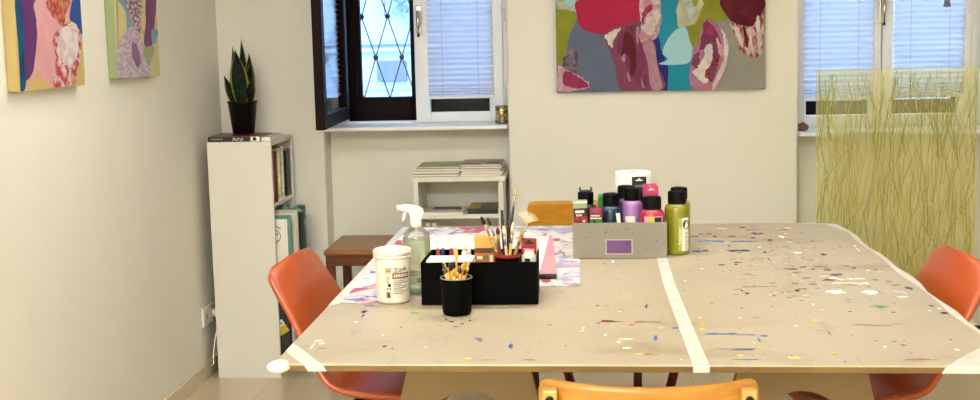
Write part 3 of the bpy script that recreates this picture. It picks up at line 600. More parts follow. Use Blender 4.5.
# books lying on top, and the potted snake plant on them
t = thing('book', (-1.492, 5.315, BH), 'red and black hardback lying under the potted plant, spine to the table', 'book')
bm = BM(); add_box(bm, -.125, .10, -.115, .10, .0005, .003, .0005); add_box(bm, -.125, .10, -.115, .10, .0195, .022, .0005, mi=1); add_box(bm, -.125, .10, -.117, -.114, .0005, .022, mi=0); O('cover', bm, [cm('141114'), mat('cover_red', '5a0f14', .35, c2='7d1d20', scale=9)], t)
bm = BM(); add_box(bm, -.122, .097, -.114, .097, .003, .0195); O('page_block', bm, PAGES, t)
bm = BM(); add_box(bm, .060, .099, -.1176, -.117, .002, .021); O('spine_label', bm, CARD, t)
bm = BM(); add_prism(bm, [(.078+.008*cos(a*pi/8), .0115+.008*sin(a*pi/8)) for a in range(16)], .1177, .1181, M=FRONT); O('emblem', bm, INK, t)
text_mesh('title_lettering', 'Acryl', .022, mat('lettering_white', 'e6e2d8', .5), t, Matrix.Translation((.005, -.1172, .0115)) @ FRONT)
bm = BM()
for k in range(6): add_box(bm, -.112+k*.009, -.112+k*.009+.006, -.1176, -.117, .009, .0145)
O('print_line', bm, mat('lettering_grey', '9a9692', .5), t)
bm = BM(); 
t2 = thing('magazine', (-1.455, 5.33, BH), 'thin white magazine sliding out beside the red and black hardback', 'magazine')
bm = BM(); add_box(bm, .066, .105, -.118, .09, .0005, .017, .0008); O('page_block', bm, mat('white_paper', 'ebe9e4', .6), t2)
bm = BM(); add_box(bm, .066, .106, -.118, .09, .0172, .0182); O('cover', bm, mat('magazine_red_cover', '8c3030', .4, c2='b8b0ac', scale=12), t2)

PSC = 1.10
POTZ = BH+.0225
t = thing('potted_snake_plant', (-1.512, 5.385, POTZ), 'snake plant with yellow-edged leaves in a black pot on the bookcase', 'potted plant')
bm = BM(); add_lathe(bm, [(.046, 0), (.0475, .003), (.0625, .130), (.0655, .133), (.0655, .142), (.0615, .142), (.060, .125), (.001, .122)], 40); O('pot', bm, mat('pot_black', '0a0607', .4, spec=.15), t)
bm = BM(); add_lathe(bm, [(.0595, .120), (.04, .126), (.001, .128)], 24, cap=False); O('soil', bm, mat('soil', '2a1e16', .95, c2='3d2d20', scale=60), t)
LEAFG = mat('sansevieria_green', '0d1609', .5, spec=.2, c2='1d2b12', scale=26, stretch=(1, 1, 3.2), ramp=(.42, .58), bump=.1)
LEAFY = mat('sansevieria_margin', '9c9440', .5)
def leaf(bx, by, h, w, tilt_x, tilt_y, face, curl=.25):
    h *= PSC; w *= 1.42; bx *= 1.15
    bm = BM(); nv, nu = 18, 7; g = []
    for j in range(nv):
        s = j/(nv-1); ww = w*(.55+1.1*s*(1-s)*2)*max(.03, (1-s**3.2))*(.9 if s > 0 else .8)
        row = []
        for i in range(nu):
            u = -1+2*i/(nu-1)
            if abs(u) < 1: u = u/(2/3)*.80 if abs(abs(u)-2/3) < .01 else u
            x = u*ww; yv = -curl*ww*(1-u*u); z = s*h
            a = face+.35*s
            X_, Y_ = x*cos(a)-yv*sin(a), x*sin(a)+yv*cos(a)
            row.append(bm.verts.new((bx+X_+tilt_x*z*(1+.25*s), by+Y_+tilt_y*z*(1+.25*s), .124+z)))
        g.append(row)
    for j in range(nv-1):
        for i in range(nu-1):
            f = bm.faces.new((g[j][i], g[j][i+1], g[j+1][i+1], g[j+1][i])); f.smooth = True; f.material_index = 1 if i in (0, nu-2) else 0
    bmesh.ops.solidify(bm, geom=bm.faces[:], thickness=.0022)
    O('leaf', bm, [LEAFG, LEAFY], t)
leaf(.004, -.022, .222, .030, -.06, -.02, .1)
leaf(-.026, -.015, .120, .017, -.24, -.05, .5)
leaf(.032, -.018, .115, .020, .14, -.06, -.35)
leaf(-.016, .018, .232, .017, -.07, .03, .3)
leaf(.010, .026, .262, .016, -.04, .03, -.2)
leaf(.026, .010, .205, .020, .02, .03, .2)
leaf(-.020, .004, .160, .022, -.05, 0, -.3)
leaf(.018, .002, .170, .022, .09, .02, .4)

# wall socket with plug and cable
SOCK = mat('socket_white', 'e9e4d6', .4)
t = thing('wall_socket', (XL, 5.262, .268), 'white double wall socket low on the side wall by the bookcase', 'socket')
bm = BM(); add_box(bm, 0, .010, -.083, .083, -.042, .042, .004); O('plate', bm, SOCK, t)
for yy in (-.04, .04):
    bm = BM(); add_lathe(bm, [(.027, .0098), (.027, .0112), (.022, .0112), (.020, .004), (.001, .004)], 24, cap=False, M=Matrix.Translation((0, yy, 0)) @ Matrix.Rotation(pi/2, 4, 'Y')); s = O('outlet', bm, mat('socket_inner', 'cfc8b6', .5), t)
    bm = BM(); add_box(bm, .0035, .0115, yy-.004, yy+.004, -.012, .012); O('pin_slot', bm, mat('slot_dark', '5d5243', .6), s)
t = thing('power_plug', (XL+.012, 5.302, .268), 'white plug in the wall socket with its cable hanging to the floor', 'plug')
bm = BM(); add_lathe(bm, [(.019, 0), (.019, .018), (.013, .030), (.006, .034)], 20, M=Matrix.Rotation(pi/2, 4, 'Y')); O('plug_body', bm, SOCK, t)
bm = BM(); add_tube(bm, [(.033, 0, 0), (.040, -.03, -.02), (.038, -.105, -.09), (.028, -.11, -.16), (.03, -.118, -.2), (.016, -.112, -.21)], .0028, 6); O('cable', bm, SOCK, t)

# ------------------------------------------------------------------ low shelf under the open window
SX0, SX1, SY0, SY1, SH = -.787, -.372, 5.45, 5.735, .84
sh = thing('shelf_unit', (SX0, SY0, 0), 'small white open shelf unit with magazines, under the window by the pier', 'shelf unit')
w_, d_ = SX1-SX0, SY1-SY0
def sp(name, *a):
    bm = BM(); add_box(bm, *a, .0015); return O(name, bm, WHITE, sh)
sp('side_panel', .008, .03, .004, d_, 0, SH-.022); sp('side_panel', w_-.03, w_-.008, .004, d_, 0, SH-.022); sp('top_panel', 0, w_, 0, d_, SH-.022, SH)
sp('shelf', .03, w_-.03, .006, d_-.006, .652, .672); sp('shelf', .03, w_-.03, .006, d_-.006, .36, .38); sp('bottom_panel', .03, w_-.03, .006, d_-.006, .05, .07); sp('back_panel', .03, w_-.03, d_-.006, d_, .05, SH-.022)

def mag(x0, x1, y0, y1, z, th, cover, label, rz=0, group=None, cat='magazine', kids=None):
    t = thing('magazine', ((x0+x1)/2, (y0+y1)/2, z), label, cat, group, rz)
    a, b = (x1-x0)/2, (y1-y0)/2
    bm = BM(); add_box(bm, -a+.001, a-.001, -b+.001, b-.001, 0.0014, th-.0022); O('page_block', bm, PAGES, t)
    bm = BM(); add_box(bm, -a, a, -b, b, th-.0022, th); add_box(bm, -a, a, -b, b, 0.0, .0014); O('cover', bm, cover, t)
    for k in kids or []:
        bm = BM(); add_box(bm, k[1]*a, k[2]*a, k[3]*b, k[4]*b, th, th+.0005); O(k[0], bm, k[5], t)
    return t
z = SH
GR1 = mat('cover_greyphoto', '4f4a48', .4, c2='a39a90', scale=22); GR2 = mat('cover_brownphoto', '6b5a52', .4, c2='b5a79c', scale=26); YG = mat('cover_yellowgreen', '9a9a3e', .4, c2='77776a', scale=14, ramp=(.4, .55))
for k, (dx, th, m, lb) in enumerate([(0, .012, cm('2b2830'), 'dark magazine at the bottom of the pile with the yellow-green cover'), (.004, .010, cm('c9c4ba'), 'pale magazine in the pile with the yellow-green cover, second from its bottom'), (.012, .011, GR1, 'grey photo magazine in the pile with the yellow-green cover, just under it'), (.016, .007, YG, 'magazine with a yellow-green cover topping the pile on the shelf unit')]):
    mag(SX0+.008+dx, SX0+.212+dx*.3, 5.462+dx, 5.70, z+.0005, th, m, lb, 0, 'magazines piled on the shelf unit'); z += th+.001
z = SH
for k, (dx, th, m, lb) in enumerate([(0, .010, cm('cfc8b8'), 'cream magazine at the bottom of the pile beside the pier'), (.006, .009, cm('d8d3c8'), 'white magazine second from the bottom of the pile beside the pier'), (-.004, .010, GR2, 'brown photo magazine in the middle of the pile beside the pier'), (.004, .009, cm('b9a99c'), 'pinkish magazine second from the top of the pile beside the pier'), (-.002, .008, GR1, 'grey photo magazine topping the pile beside the pier')]):
    mag(SX0+.216+dx, SX0+.398+dx, 5.465+.006*k, 5.71, z+.0005, th, m, lb, 0, 'magazines piled on the shelf unit',
        kids=[('cover_block', .3, .9, -.9, -.2, cm('4a3a4a')), ('cover_block', -.8, 0, -.95, -.5, cm('8c4a44'))] if k in (2, 4) else None); z += th+.001
mag(SX0+.035, SX0+.225, 5.465, 5.66, .672, .009, mat('cover_whitegloss', 'c9c4bc', .4), 'white magazine with a dark picture lying on the shelf under the piles', 0, None, kids=[('cover_picture', -.55, .75, -.1, .8, cm('2a2422')), ('cover_block', .55, .85, -.3, .3, cm('7a2e22'))])
t = mag(SX0+.245, SX0+.380, 5.462, 5.68, .672, .022, mat('cover_dark_board', '2d211c', .4, c2='57443a', scale=26), 'thick book with a yellow corner lying on the shelf next to the white magazine', cat='book', kids=[('yellow_block', -1, -.2, -.8, .6, cm('b39a2e')), ('red_block', -.75, -.45, -.3, .1, cm('7a2418'))])
bm = BM(); add_box(bm, -.067, .067, -.1098, -.1088, .001, .0205); O('spine', bm, cm('0f0d0e'), t)
for k in range(2):
    t = thing('jar', (SX0+.062+k*.03, 5.50, .38), 'small pale jar under the white magazine, seen over the table edge', 'jar', 'pale jars on the lower shelf')
    bm = BM(); add_lathe(bm, [(.011, 0), (.013, .01), (.013, .20), (.009, .22), (.009, .23)], 16); O('glass_body', bm, mat('jar_pale', 'b9b2a0', .3), t)
    bm = BM(); add_lathe(bm, [(.0105, .228), (.0105, .248), (.009, .25)], 16); O('lid', bm, CARD, t)

# stool beside the table
MAHO = wood('redwood_stain', '4a2212', '6a3318', .35, 'X')
st = thing('stool', (-.96, 5.29, 0), 'square dark red-brown wooden stool under the window sill', 'stool')
bm = BM(); add_box(bm, -.155, .155, -.2, .2, .555, .578, .006); O('seat', bm, wood('stool_seat_wood', '7a4a22', '8f5a2c', .35, 'X'), st)
bm = BM(); 
for a in ((-.148, .148, -.193, -.173), (-.148, .148, .173, .193)): add_box(bm, *a, .51, .555, .002)
for a in ((-.148, -.128, -.173, .173), (.128, .148, -.173, .173)): add_box(bm, *a, .51, .555, .002)
O('apron', bm, MAHO, st)
for sx in (-1, 1):
    for sy in (-1, 1):
        bm = BM(); add_box(bm, sx*.130-.018, sx*.130+.018, sy*.175-.018, sy*.175+.018, 0, .512, .003); O('leg', bm, MAHO, st)
for sy in (-1, 1):
    bm = BM(); add_box(bm, -.112, .112, sy*.175-.01, sy*.175+.01, .2, .225, .002); O('stretcher', bm, MAHO, st)
# ------------------------------------------------------------------ work table on trestles
TZ = .7525
PLY = wood('plain_board', '9c8258', 'ae9467', .5, 'X', coat=0)
tt = thing('work_table', (.1, 3.59, 0), 'large work table on two board trestles, under the paint-stained cover', 'table')
def T_(name, bm, m, parent=tt, label=None, loc=(0, 0, 0)):
    return O(name, bm, m, parent, (loc[0]-(.1 if parent is tt else 0), loc[1]-(3.59 if parent is tt else 0), loc[2]), label=label)
bm = BM(); add_box(bm, -.685, .885, 2.69, 4.575, .720, .741, .003); T_('tabletop', bm, PLY)
KNOB = mat('corner_plastic', 'e6e1d3', .35)
bm = BM(); bmesh.ops.create_uvsphere(bm, u_segments=20, v_segments=14, radius=1)
for v in bm.verts:
    v.co = Vector((v.co.x*.027, v.co.y*.03, v.co.z*.0135))
T_('corner_guard', bm, KNOB, loc=(-.687, 2.640, .7445))
EDGE = mat('cutout_edge', '3a1a10', .5)
TREST = mat('trestle_board', '7d6640', .55, c2='866f48', scale=4, stretch=(1, 1, .3))
def trestle(cx):
    t = tt
    for sx in (-1, 1):
        bm = BM(); add_tube(bm, [(cx+sx*.115, 4.20, .707), (cx+sx*.29, 4.24, 0)], .016, 4); T_('trestle_leg', bm, wood('red_trestle', '4a120c', '5e1a10', .4, 'Z') if 'red_trestle' not in D.materials else D.materials['red_trestle'], label='dark red leg')
    for y in (2.96,):
        poly = [(-.137, .708), (.137, .708), (.31, 0), (.20, 0), (.165, .10), (-.165, .10), (-.20, 0), (-.31, 0)]
        ra_, rz_, zc_ = (.135, .175, .425) if y < 3.5 else (.125, .265, .37)
        hole = [(ra_*cos(k*2*pi/40), zc_+rz_*sin(k*2*pi/40)) for k in range(40)]
        bm = BM()
        yo, yi = -.016, .016
        def ring(ps, y_): return [bm.verts.new((x, y_, z)) for x, z in ps]
        A, B, a_, b_2 = ring(poly, yo), ring(poly, yi), ring(hole, yo), ring(hole, yi)
        for P, Q, n, mi in ((A, B, len(poly), 0), (a_, b_2, 40, 1)):
            for k in range(n):
                f = bm.faces.new((P[k], P[(k+1) % n], Q[(k+1) % n], Q[k])); f.material_index = mi
        for P, h in ((A, a_), (B, b_2)):
            es = [bm.edges.get((P[k], P[(k+1) % len(P)])) for k in range(len(P))]+[bm.edges.get((h[k], h[(k+1) % 40])) for k in range(40)]
            bmesh.ops.triangle_fill(bm, edges=es, use_beauty=True)
        T_('trestle_panel', bm, [TREST, EDGE], loc=(cx, y, 0))
    bm = BM(); add_box(bm, cx-.05, cx+.05, 2.976, 4.204, .66, .708, .003); T_('trestle_rail', bm, PLY)
    bm = BM(); add_box(bm, cx-.13, cx+.13, 2.93, 4.25, .7085, .7198, .002); T_('trestle_head', bm, PLY)
trestle(-.30); trestle(.50)

# stained cover pulled over the table top
COVER = D.materials.new('stained_cover_cloth'); COVER.use_nodes = True
nt = COVER.node_tree; N = nt.nodes; L = nt.links
b = N['Principled BSDF']; b.inputs['Roughness'].default_value = .45; b.inputs['Specular IOR Level'].default_value = .4
tc = N.new('ShaderNodeTexCoord')
n1 = N.new('ShaderNodeTexNoise'); n1.inputs['Scale'].default_value = 2.2; n1.inputs['Detail'].default_value = 3
r1 = N.new('ShaderNodeValToRGB'); r1.color_ramp.elements[0].color = (*lin('afa188'), 1); r1.color_ramp.elements[1].color = (*lin('b8aa91'), 1); r1.color_ramp.elements[0].position = .35; r1.color_ramp.elements[1].position = .65
L.new(tc.outputs['Object'], n1.inputs['Vector']); L.new(n1.outputs['Fac'], r1.inputs['Fac'])
# faint smears of old paint
def smear(prev, col, scale, lo, hi, amt, st):
    mp = N.new('ShaderNodeMapping'); mp.inputs['Scale'].default_value = st; L.new(tc.outputs['Object'], mp.inputs['Vector'])
    nz = N.new('ShaderNodeTexNoise'); nz.inputs['Scale'].default_value = scale; nz.inputs['Detail'].default_value = 5; L.new(mp.outputs['Vector'], nz.inputs['Vector'])
    rr = N.new('ShaderNodeValToRGB'); rr.color_ramp.elements[0].position = lo; rr.color_ramp.elements[1].position = hi; rr.color_ramp.elements[1].color = (amt, amt, amt, 1); L.new(nz.outputs['Fac'], rr.inputs['Fac'])
    mx = N.new('ShaderNodeMixRGB'); mx.inputs[2].default_value = (*lin(col), 1); L.new(rr.outputs['Color'], mx.inputs[0]); L.new(prev, mx.inputs[1]); return mx.outputs[0]
o_ = smear(r1.outputs['Color'], '856a40', 3.1, .58, .75, .5, (1, 1.5, 1))
o_ = smear(o_, '7c6e53', 26, .62, .72, .25, (1, .35, 1))
o_ = smear(o_, '63584b', 60, .70, .76, .4, (.6, .6, 1))
L.new(o_, b.inputs['Base Color'])
def outline(ins=0):
    x0, x1, y0, y1 = -.70+ins, .904-ins, 2.625+ins, 4.588-ins
    pts = [(x0, y0+.007), (x1-.03, y0-.021), (x1-.008, y0-.011), (x1, y0+.014)]
    if not ins:
        for k in range(1, 16):
            y_ = y0+.035+(y1-y0-.1)*k/16; pts.append((x1+.006*sin(k*1.9)+.004*sin(k*.8+1), y_))
    pts += [(x1-.008, y1-.06), (x1-.035, y1-.012), (x1-.10, y1), (x0, y1)]
    return pts
CN = ['COVER']; 
SPC = dict(blue='1c62a8', red='8f1f1c', ink='100e0c', yellow='d8c65a', white='f1ecdf', indigo='4a5f88', tan='8a7152', orange='b87634', skyblue='2583b8', navy='0f2c63', maroon='5c2434', purple='6c4658',
           cream='ece2c4', lilac='c3b2bb', black='171513', green='78a83a', yellowgreen='cfcf6a', teal='4f8577', pink='d99aa6')
cn = list(SPC)
SPM = [mat('splat_'+k, v, .4) for k, v in SPC.items()]
bm = BM()
out, inn = outline(), outline(.02)
zt = TZ
vo = [bm.verts.new((x+(.005 if x < 0 else -.005), y+(.005 if y < 3 else -.005), .7355)) for x, y in out]; vt = [bm.verts.new((x, y, zt)) for x, y in out]
n = len(out)
for k in range(n): bm.faces.new((vo[k], vo[(k+1) % n], vt[(k+1) % n], vt[k]))
top = bm.faces.new(vt)
bmesh.ops.bevel(bm, geom=list(top.edges), offset=.004, segments=3, affect='EDGES', profile=.5)
vi = [bm.verts.new((x, y, .7355)) for x, y in inn]; vj = [bm.verts.new((x, y, .7412)) for x, y in inn]
m_ = len(inn)
for k in range(m_): bm.faces.new((vj[k], vj[(k+1) % m_], vi[(k+1) % m_], vi[k]))
bm.faces.new(vj[::-1])
band_faces = None
bm.normal_update()
def splat(bm, cx, cy, rx, ry, mi, z, rn):
    n = 14; ph = rn.uniform(0, 6.28); thin = min(rx, ry)/max(rx, ry)
    pts = []
    for k in range(n):
        a = 2*pi*k/n; j = rn.uniform(.62, 1.18) if max(rx, ry) > .004 else rn.uniform(.85, 1.1)
        pts.append((cx+rx*cos(a)*j, cy+ry*sin(a)*j*(1 if thin > .15 else rn.uniform(.7, 1.3))))
    pts = smooth_poly(pts, 2)
    vs = [bm.verts.new((x, y, z)) for x, y in pts]
    f = bm.faces.new(vs); f.material_index = mi
    if f.normal.z < 0 or (f.normal_update() or f.normal.z < 0): f.normal_flip()
rn = random.Random(11)
for i, (c, x, y, rx, ry) in enumerate(SPLATS):
    z = TZ+.0003+.000004*i
    if max(rx, ry) > .02 and c not in ('white', 'ink') or rx > .035:
        # long strokes break into a few dabs with gaps
        k = max(2, int(rx/.012)); 
        for q in range(k):
            if rn.random() < .10: continue
            u = -1+2*(q+.5)/k
            splat(bm, x+u*rx*.9, y+rn.uniform(-.35, .35)*ry, rx/k*rn.uniform(.8, 1.7), max(.0045 if c in ('blue', 'navy', 'skyblue') and y > 3.5 else .002, ry*rn.uniform(.5, 1.1)), cn.index(c)+1, z, rn)
    else:
        splat(bm, x, y, rx, max(.002, ry), cn.index(c)+1, z, rn)
# small spatter over the working side of the table
for k in range(280):
    x = rn.uniform(-.62, .87); y = 2.65+1.9*rn.random()
    dens = (.10 if y < 3.2 and x < .2 else .3 if y < 3.2 else 1) * (1 if x > .25 else .45)
    if rn.random() > dens: continue
    c = rn.choice(['ink', 'ink', 'ink', 'ink', 'tan', 'tan', 'tan', 'navy', 'maroon', 'white', 'purple', 'indigo'])
    s = rn.uniform(.0015, .005)*(1.6 if c in ('tan', 'cream') else 1)
    splat(bm, x, y, s*rn.uniform(.7, 2.4), s*rn.uniform(.8, 2.2), cn.index(c)+1, TZ+.00025+k*.0000001, rn)
for k in range(160):
    x = .70-abs(rn.gauss(0, .17)); y = 3.9+rn.gauss(0, .33)
    if x > .87 or y > 4.55 or x < .2: continue
    c = rn.choice(['ink', 'tan', 'tan', 'purple', 'maroon', 'white', 'navy', 'orange', 'cream'])
    splat(bm, x, y, rn.uniform(.002, .012), rn.uniform(.0015, .004), cn.index(c)+1, TZ+.00024+k*.0000001, rn)
cov = O('table_cover', bm, [COVER]+SPM, None, sm='keep')
setp(cov, 'beige table cover spotted with dried paint, stretched over the work table', 'table cover')
TAPE = mat('masking_tape', 'd6d1c6', .5, c2='ccc6b8', scale=30)
def strip(name, pts, z=TZ+.0009, m=TAPE, front=None, fy=0, label=None):
    bm = BM()
    P = [bm.verts.new((x, y, z)) for x, y in pts]; f = bm.faces.new(P); f.normal_update()
    if f.normal.z < 0: f.normal_flip()
    if front:
        (xa, xb, dx) = front; y = 2.5935
        prof = [(2.635, z), (2.6275, z-.0012), (2.6238, z-.0050), (2.6285, .7348)]
        rows = [[bm.verts.new((xx+dx*i, yy, zz)) for xx in (xa, xb)] for i, (yy, zz) in enumerate(prof)]
        for rw in rows:
            for v in rw: v.co.y -= (v.co.x+.7)/1.574*.028-.007
        for A, B in zip(rows, rows[1:]):
            g = bm.faces.new((A[0], A[1], B[1], B[0])); g.normal_update()
            if g.normal.y > 0 or g.normal.z < -.1: g.normal_flip()
    o = O(name, bm, m, cov, sm='keep', label=label)
    return o
FRONT_BAND = mat('cover_hem', '6b532c', .6, c2='775e34', scale=9)  # separate darker brown band laid along the cover's front edge
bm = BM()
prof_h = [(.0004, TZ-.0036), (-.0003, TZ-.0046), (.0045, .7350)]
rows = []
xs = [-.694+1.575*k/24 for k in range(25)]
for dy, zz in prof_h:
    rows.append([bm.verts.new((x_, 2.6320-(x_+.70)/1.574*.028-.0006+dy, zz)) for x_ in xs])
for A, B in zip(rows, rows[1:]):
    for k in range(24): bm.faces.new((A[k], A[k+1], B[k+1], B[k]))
O('hem', bm, FRONT_BAND, cov, label='darker brown band along the front edge')
strip('tape_strip', [(.214, 2.6185), (.249, 2.618), (.241, 3.1), (.236, 3.5), (.240, 3.9), (.243, 4.55), (.212, 4.55), (.207, 3.9), (.203, 3.5), (.207, 3.1)], front=(.214, .249, .0005), label='white tape along the seam')
strip('tape_strip', [(-.697, 2.815), (-.65, 2.735), (-.598, 2.640), (-.640, 2.641), (-.665, 2.68), (-.697, 2.742)], front=(-.640, -.598, .006), label='white tape across the corner')
strip('tape_strip', [(.748, 2.613), (.870, 2.612), (.893, 2.640), (.893, 2.79), (.862, 2.765), (.808, 2.70), (.765, 2.64)], front=(.748, .868, -.006), label='white tape on the corner nearest the photographer')
pts = [(.888+.006*sin(k*1.9)+.004*sin(k*.8+1), 2.66+.1135*k) for k in range(1, 16)]+[(.86, 4.54), (.79, 4.565)]
bo = [(.899+.005*sin(k*1.9)+.003*sin(k*.8+1), 2.66+.1135*k) for k in range(1, 16)]+[(.885, 4.545), (.80, 4.579)]
pts = [(.886+.005*sin(k*1.3), 2.66+.1135*k) for k in range(1, 16)]+[(.845, 4.535), (.75, 4.560)]
strip('edge_tape', pts+bo[::-1], label='white tape along the side edge')

# paint-covered sheet lying on the cover
SHEET = D.materials.new('painted_sheet'); SHEET.use_nodes = True
nt = SHEET.node_tree; N = nt.nodes; L = nt.links
b = N['Principled BSDF']; b.inputs['Roughness'].default_value = .5
tc = N.new('ShaderNodeTexCoord')
base = N.new('ShaderNodeRGB'); base.outputs[0].default_value = (*lin('e3ddd4'), 1)
o_ = base.outputs[0]
for col, sc, lo, hi, amt, st in (('d97f8c', 7, .53, .60, .8, (1, .6, 1)), ('9d9cc6', 6, .54, .60, .8, (.8, .8, 1)), ('c03a4a', 9, .57, .60, .95, (1.2, .5, 1)), ('3f5fa8', 8, .57, .61, .95, (.7, .9, 1)), ('8f5a72', 14, .57, .64, .8, (1, .6, 1)), ('f2efe8', 12, .56, .62, .9, (.6, 1, 1)), ('2f4f8f', 15, .66, .69, .9, (1, 1, 1)), ('d9863f', 19, .70, .73, .9, (1, 1, 1)), ('3d6a58', 17, .71, .74, .9, (1, 1, 1))):
    mp = N.new('ShaderNodeMapping'); mp.inputs['Scale'].default_value = st; mp.inputs['Location'].default_value = (sc*1.7, sc*.9, 0); L.new(tc.outputs['Object'], mp.inputs['Vector'])
    nz = N.new('ShaderNodeTexNoise'); nz.inputs['Scale'].default_value = sc; nz.inputs['Detail'].default_value = 6; nz.inputs['Distortion'].default_value = 1.2; L.new(mp.outputs['Vector'], nz.inputs['Vector'])
    rr = N.new('ShaderNodeValToRGB'); rr.color_ramp.elements[0].position = lo; rr.color_ramp.elements[1].position = hi; rr.color_ramp.elements[1].color = (amt, amt, amt, 1); L.new(nz.outputs['Fac'], rr.inputs['Fac'])
    mx = N.new('ShaderNodeMixRGB'); mx.inputs[2].default_value = (*lin(col), 1); L.new(rr.outputs['Color'], mx.inputs[0]); L.new(o_, mx.inputs[1]); o_ = mx.outputs[0]
L.new(o_, b.inputs['Base Color'])
SZ = TZ+.0015
bm = BM()
add_prism(bm, [(-.672, 3.26), (-.60, 3.235), (-.50, 3.37), (-.30, 3.45), (-.03, 3.46), (-.035, 4.0), (-.04, 4.56), (-.35, 4.565), (-.672, 4.56)], TZ+.0010, SZ)
setp(O('painted_sheet', bm, SHEET, None), 'large sheet smeared with pink, red and blue paint under the jar and black box', 'paper sheet')
bm = BM(); add_prism(bm, [(-.698, 3.22), (-.672, 3.24), (-.672, 4.56), (-.698, 4.58)], TZ+.0010, SZ); O('white_border', bm, TAPE, cov, label='white tape beside the painted sheet')

# ------------------------------------------------------------------ papers on the table
def sheet(name, poly, z, th, c, label, cat='paper'):
    bm = BM(); add_prism(bm, poly, z, z+th); return setp(O(name, bm, mat('sheet_'+c, c, .6)), label, cat)
sheet('drawing_paper', [(-.575, 4.36), (-.26, 4.345), (-.25, 3.62), (-.52, 3.60)], SZ+.0004, .002, 'e4e2de', 'large white drawing paper behind the black box')
sheet('drawing_paper', [(-.235, 4.33), (-.132, 4.33), (-.096, 3.60), (-.235, 3.60)], SZ+.0004, .002, 'dd9aa3', 'pink paper beside the black box', 'paper')
sheet('drawing_paper', [(-.215, 4.31), (-.142, 4.31), (-.150, 3.66), (-.215, 3.64)], SZ+.0030, .001, 'e2dfe2', 'narrow white paper lying on the pink paper')
bm = BM(); add_box(bm, -.03, .03, -.013, .013, 0, .012, .004); t = thing('eraser_case', (-.128, 3.566, SZ+.0004), 'small flat black case in front of the pink paper', 'case'); O('case', bm, BLACK, t)
bm = BM(); add_box(bm, -.031, .031, -.0135, .0135, .0055, .0065); O('seam', bm, mat('case_seam', '3a3a3c', .4), t)

# ------------------------------------------------------------------ white jar
GZ = SZ+.0004
t = thing('plastic_jar', (-.530, 3.276, GZ), 'white screw-top plastic jar with a brown and white label and handwriting', 'jar'); t.scale = (1.05, 1.05, 1.055)
JARW = mat('jar_white', 'ddd5c4', .3)
bm = BM(); add_lathe(bm, [(.040, 0), (.0425, .002), (.0435, .006), (.0445, .112), (.043, .116), (.043, .122)], 48); O('jar_body', bm, JARW, t)
bm = BM(); add_lathe(bm, [(.0485, .114), (.0495, .1155), (.0495, .119), (.0478, .1195), (.0478, .121), (.0492, .1215), (.0492, .132), (.047, .1345), (.0445, .1345), (.0435, .1325), (.001, .1325)], 48); O('lid', bm, JARW, t)
LABW = mat('label_paper', 'ded4bd', .5); LABB = mat('label_brown', '7d5a34', .5); LABT = mat('label_tan', 'c29a62', .5)
def lab(name, parts, parent, r, ms, rot=0):
    bm = BM()
    for (x0, x1, z0, z1, y0, y1, mi) in parts:
        nseg = max(1, int((x1-x0)/.004))
        for k in range(nseg):
            a = x0+(x1-x0)*k/nseg; b2 = x0+(x1-x0)*(k+1)/nseg
            vs = [bm.verts.new((xx, y1*-1 if False else -y1, zz)) for xx, zz in ((a, z0), (b2, z0), (b2, z1), (a, z1))]
            f = bm.faces.new(vs); f.material_index = mi
    o = O(name, bm, ms, parent, sm='keep'); 
    for v in o.data.vertices:
        a = v.co.x/r-pi/2+rot; rr = r-v.co.y
        v.co = Vector((rr*cos(a), rr*sin(a), v.co.z))
    return o
JT = [JARW, LABT, LABB, LABW, INK]
parts = [(-.018, -.002, .078, .093, 0, .0006, 1), (-.0155, -.0045, .083, .0865, 0, .0008, 2),
         (.000, .046, .064, .079, 0, .0006, 2)]
for k in range(8): parts.append((.002, .002+.041*(.75+.25*sin(k*2.3)), .058-k*.0046, .0595-k*.0046, 0, .0006, 4 if k % 3 else 2))
for k in range(6): parts.append((-.017, -.006+.002*sin(k), .072-k*.0035, .0732-k*.0035, 0, .0006, 2))
parts += [(-.012, -.004, .044, .052, 0, .0006, 4), (-.015, -.011, .036, .041, 0, .0006, 2), (-.008, -.004, .036, .041, 0, .0006, 2)]
for k in range(8): parts.append((-.016+k*.0013, -.016+k*.0013+.0008, .016, .031, 0, .0006, 4))
for k in range(9): parts.append((.004+k*.0045, .004+k*.0045+.003, .068, .0755, 0, .0008, 3))
lab('label', parts, t, .0446, JT, rot=.12)
o = text_mesh('handwriting', 'Zonk', .017, INK, t, Matrix.Translation((.022, 0, .087)) @ FRONT @ Matrix.Rotation(.12, 4, 'Z'), .0003)
for v in o.data.vertices:
    a = v.co.x/.0446-pi/2+.12; rr = .0447-v.co.y
    v.co = Vector((rr*cos(a), rr*sin(a), v.co.z))

# ------------------------------------------------------------------ spray bottle
t = thing('spray_bottle', (-.480, 3.392, GZ), 'clear spray bottle of pale green liquid behind the white jar', 'spray bottle'); t.scale = (1, 1, .968)
CLEAR = glassy('clear_plastic', (.93, .95, .90), .8, .05)
LIQ = translucent('green_liquid', 'f2f8dc', .55, .62)
bm = BM(); add_lathe(bm, [(.034, 0), (.0375, .004), (.038, .02), (.038, .155), (.033, .172), (.016, .190), (.0135, .195)], 32, cap=True); O('bottle', bm, CLEAR, t)
bm = BM(); add_lathe(bm, [(.033, .003), (.0365, .006), (.037, .02), (.037, .150), (.0365, .151)], 32); O('liquid', bm, LIQ, t)
NOZ = mat('trigger_white', 'dcd8d0', .35)
bm = BM(); add_lathe(bm, [(.0155, .188), (.017, .190), (.0165, .207), (.013, .209)], 24); O('screw_collar', bm, NOZ, t)
bm = BM()
prof = [(-.046, .250), (-.046, .238), (-.038, .236), (-.020, .233), (-.015, .225), (-.013, .207), (.013, .207), (.020, .222), (.023, .232), (.021, .240), (.012, .246), (-.01, .2515), (-.03, .2535)]
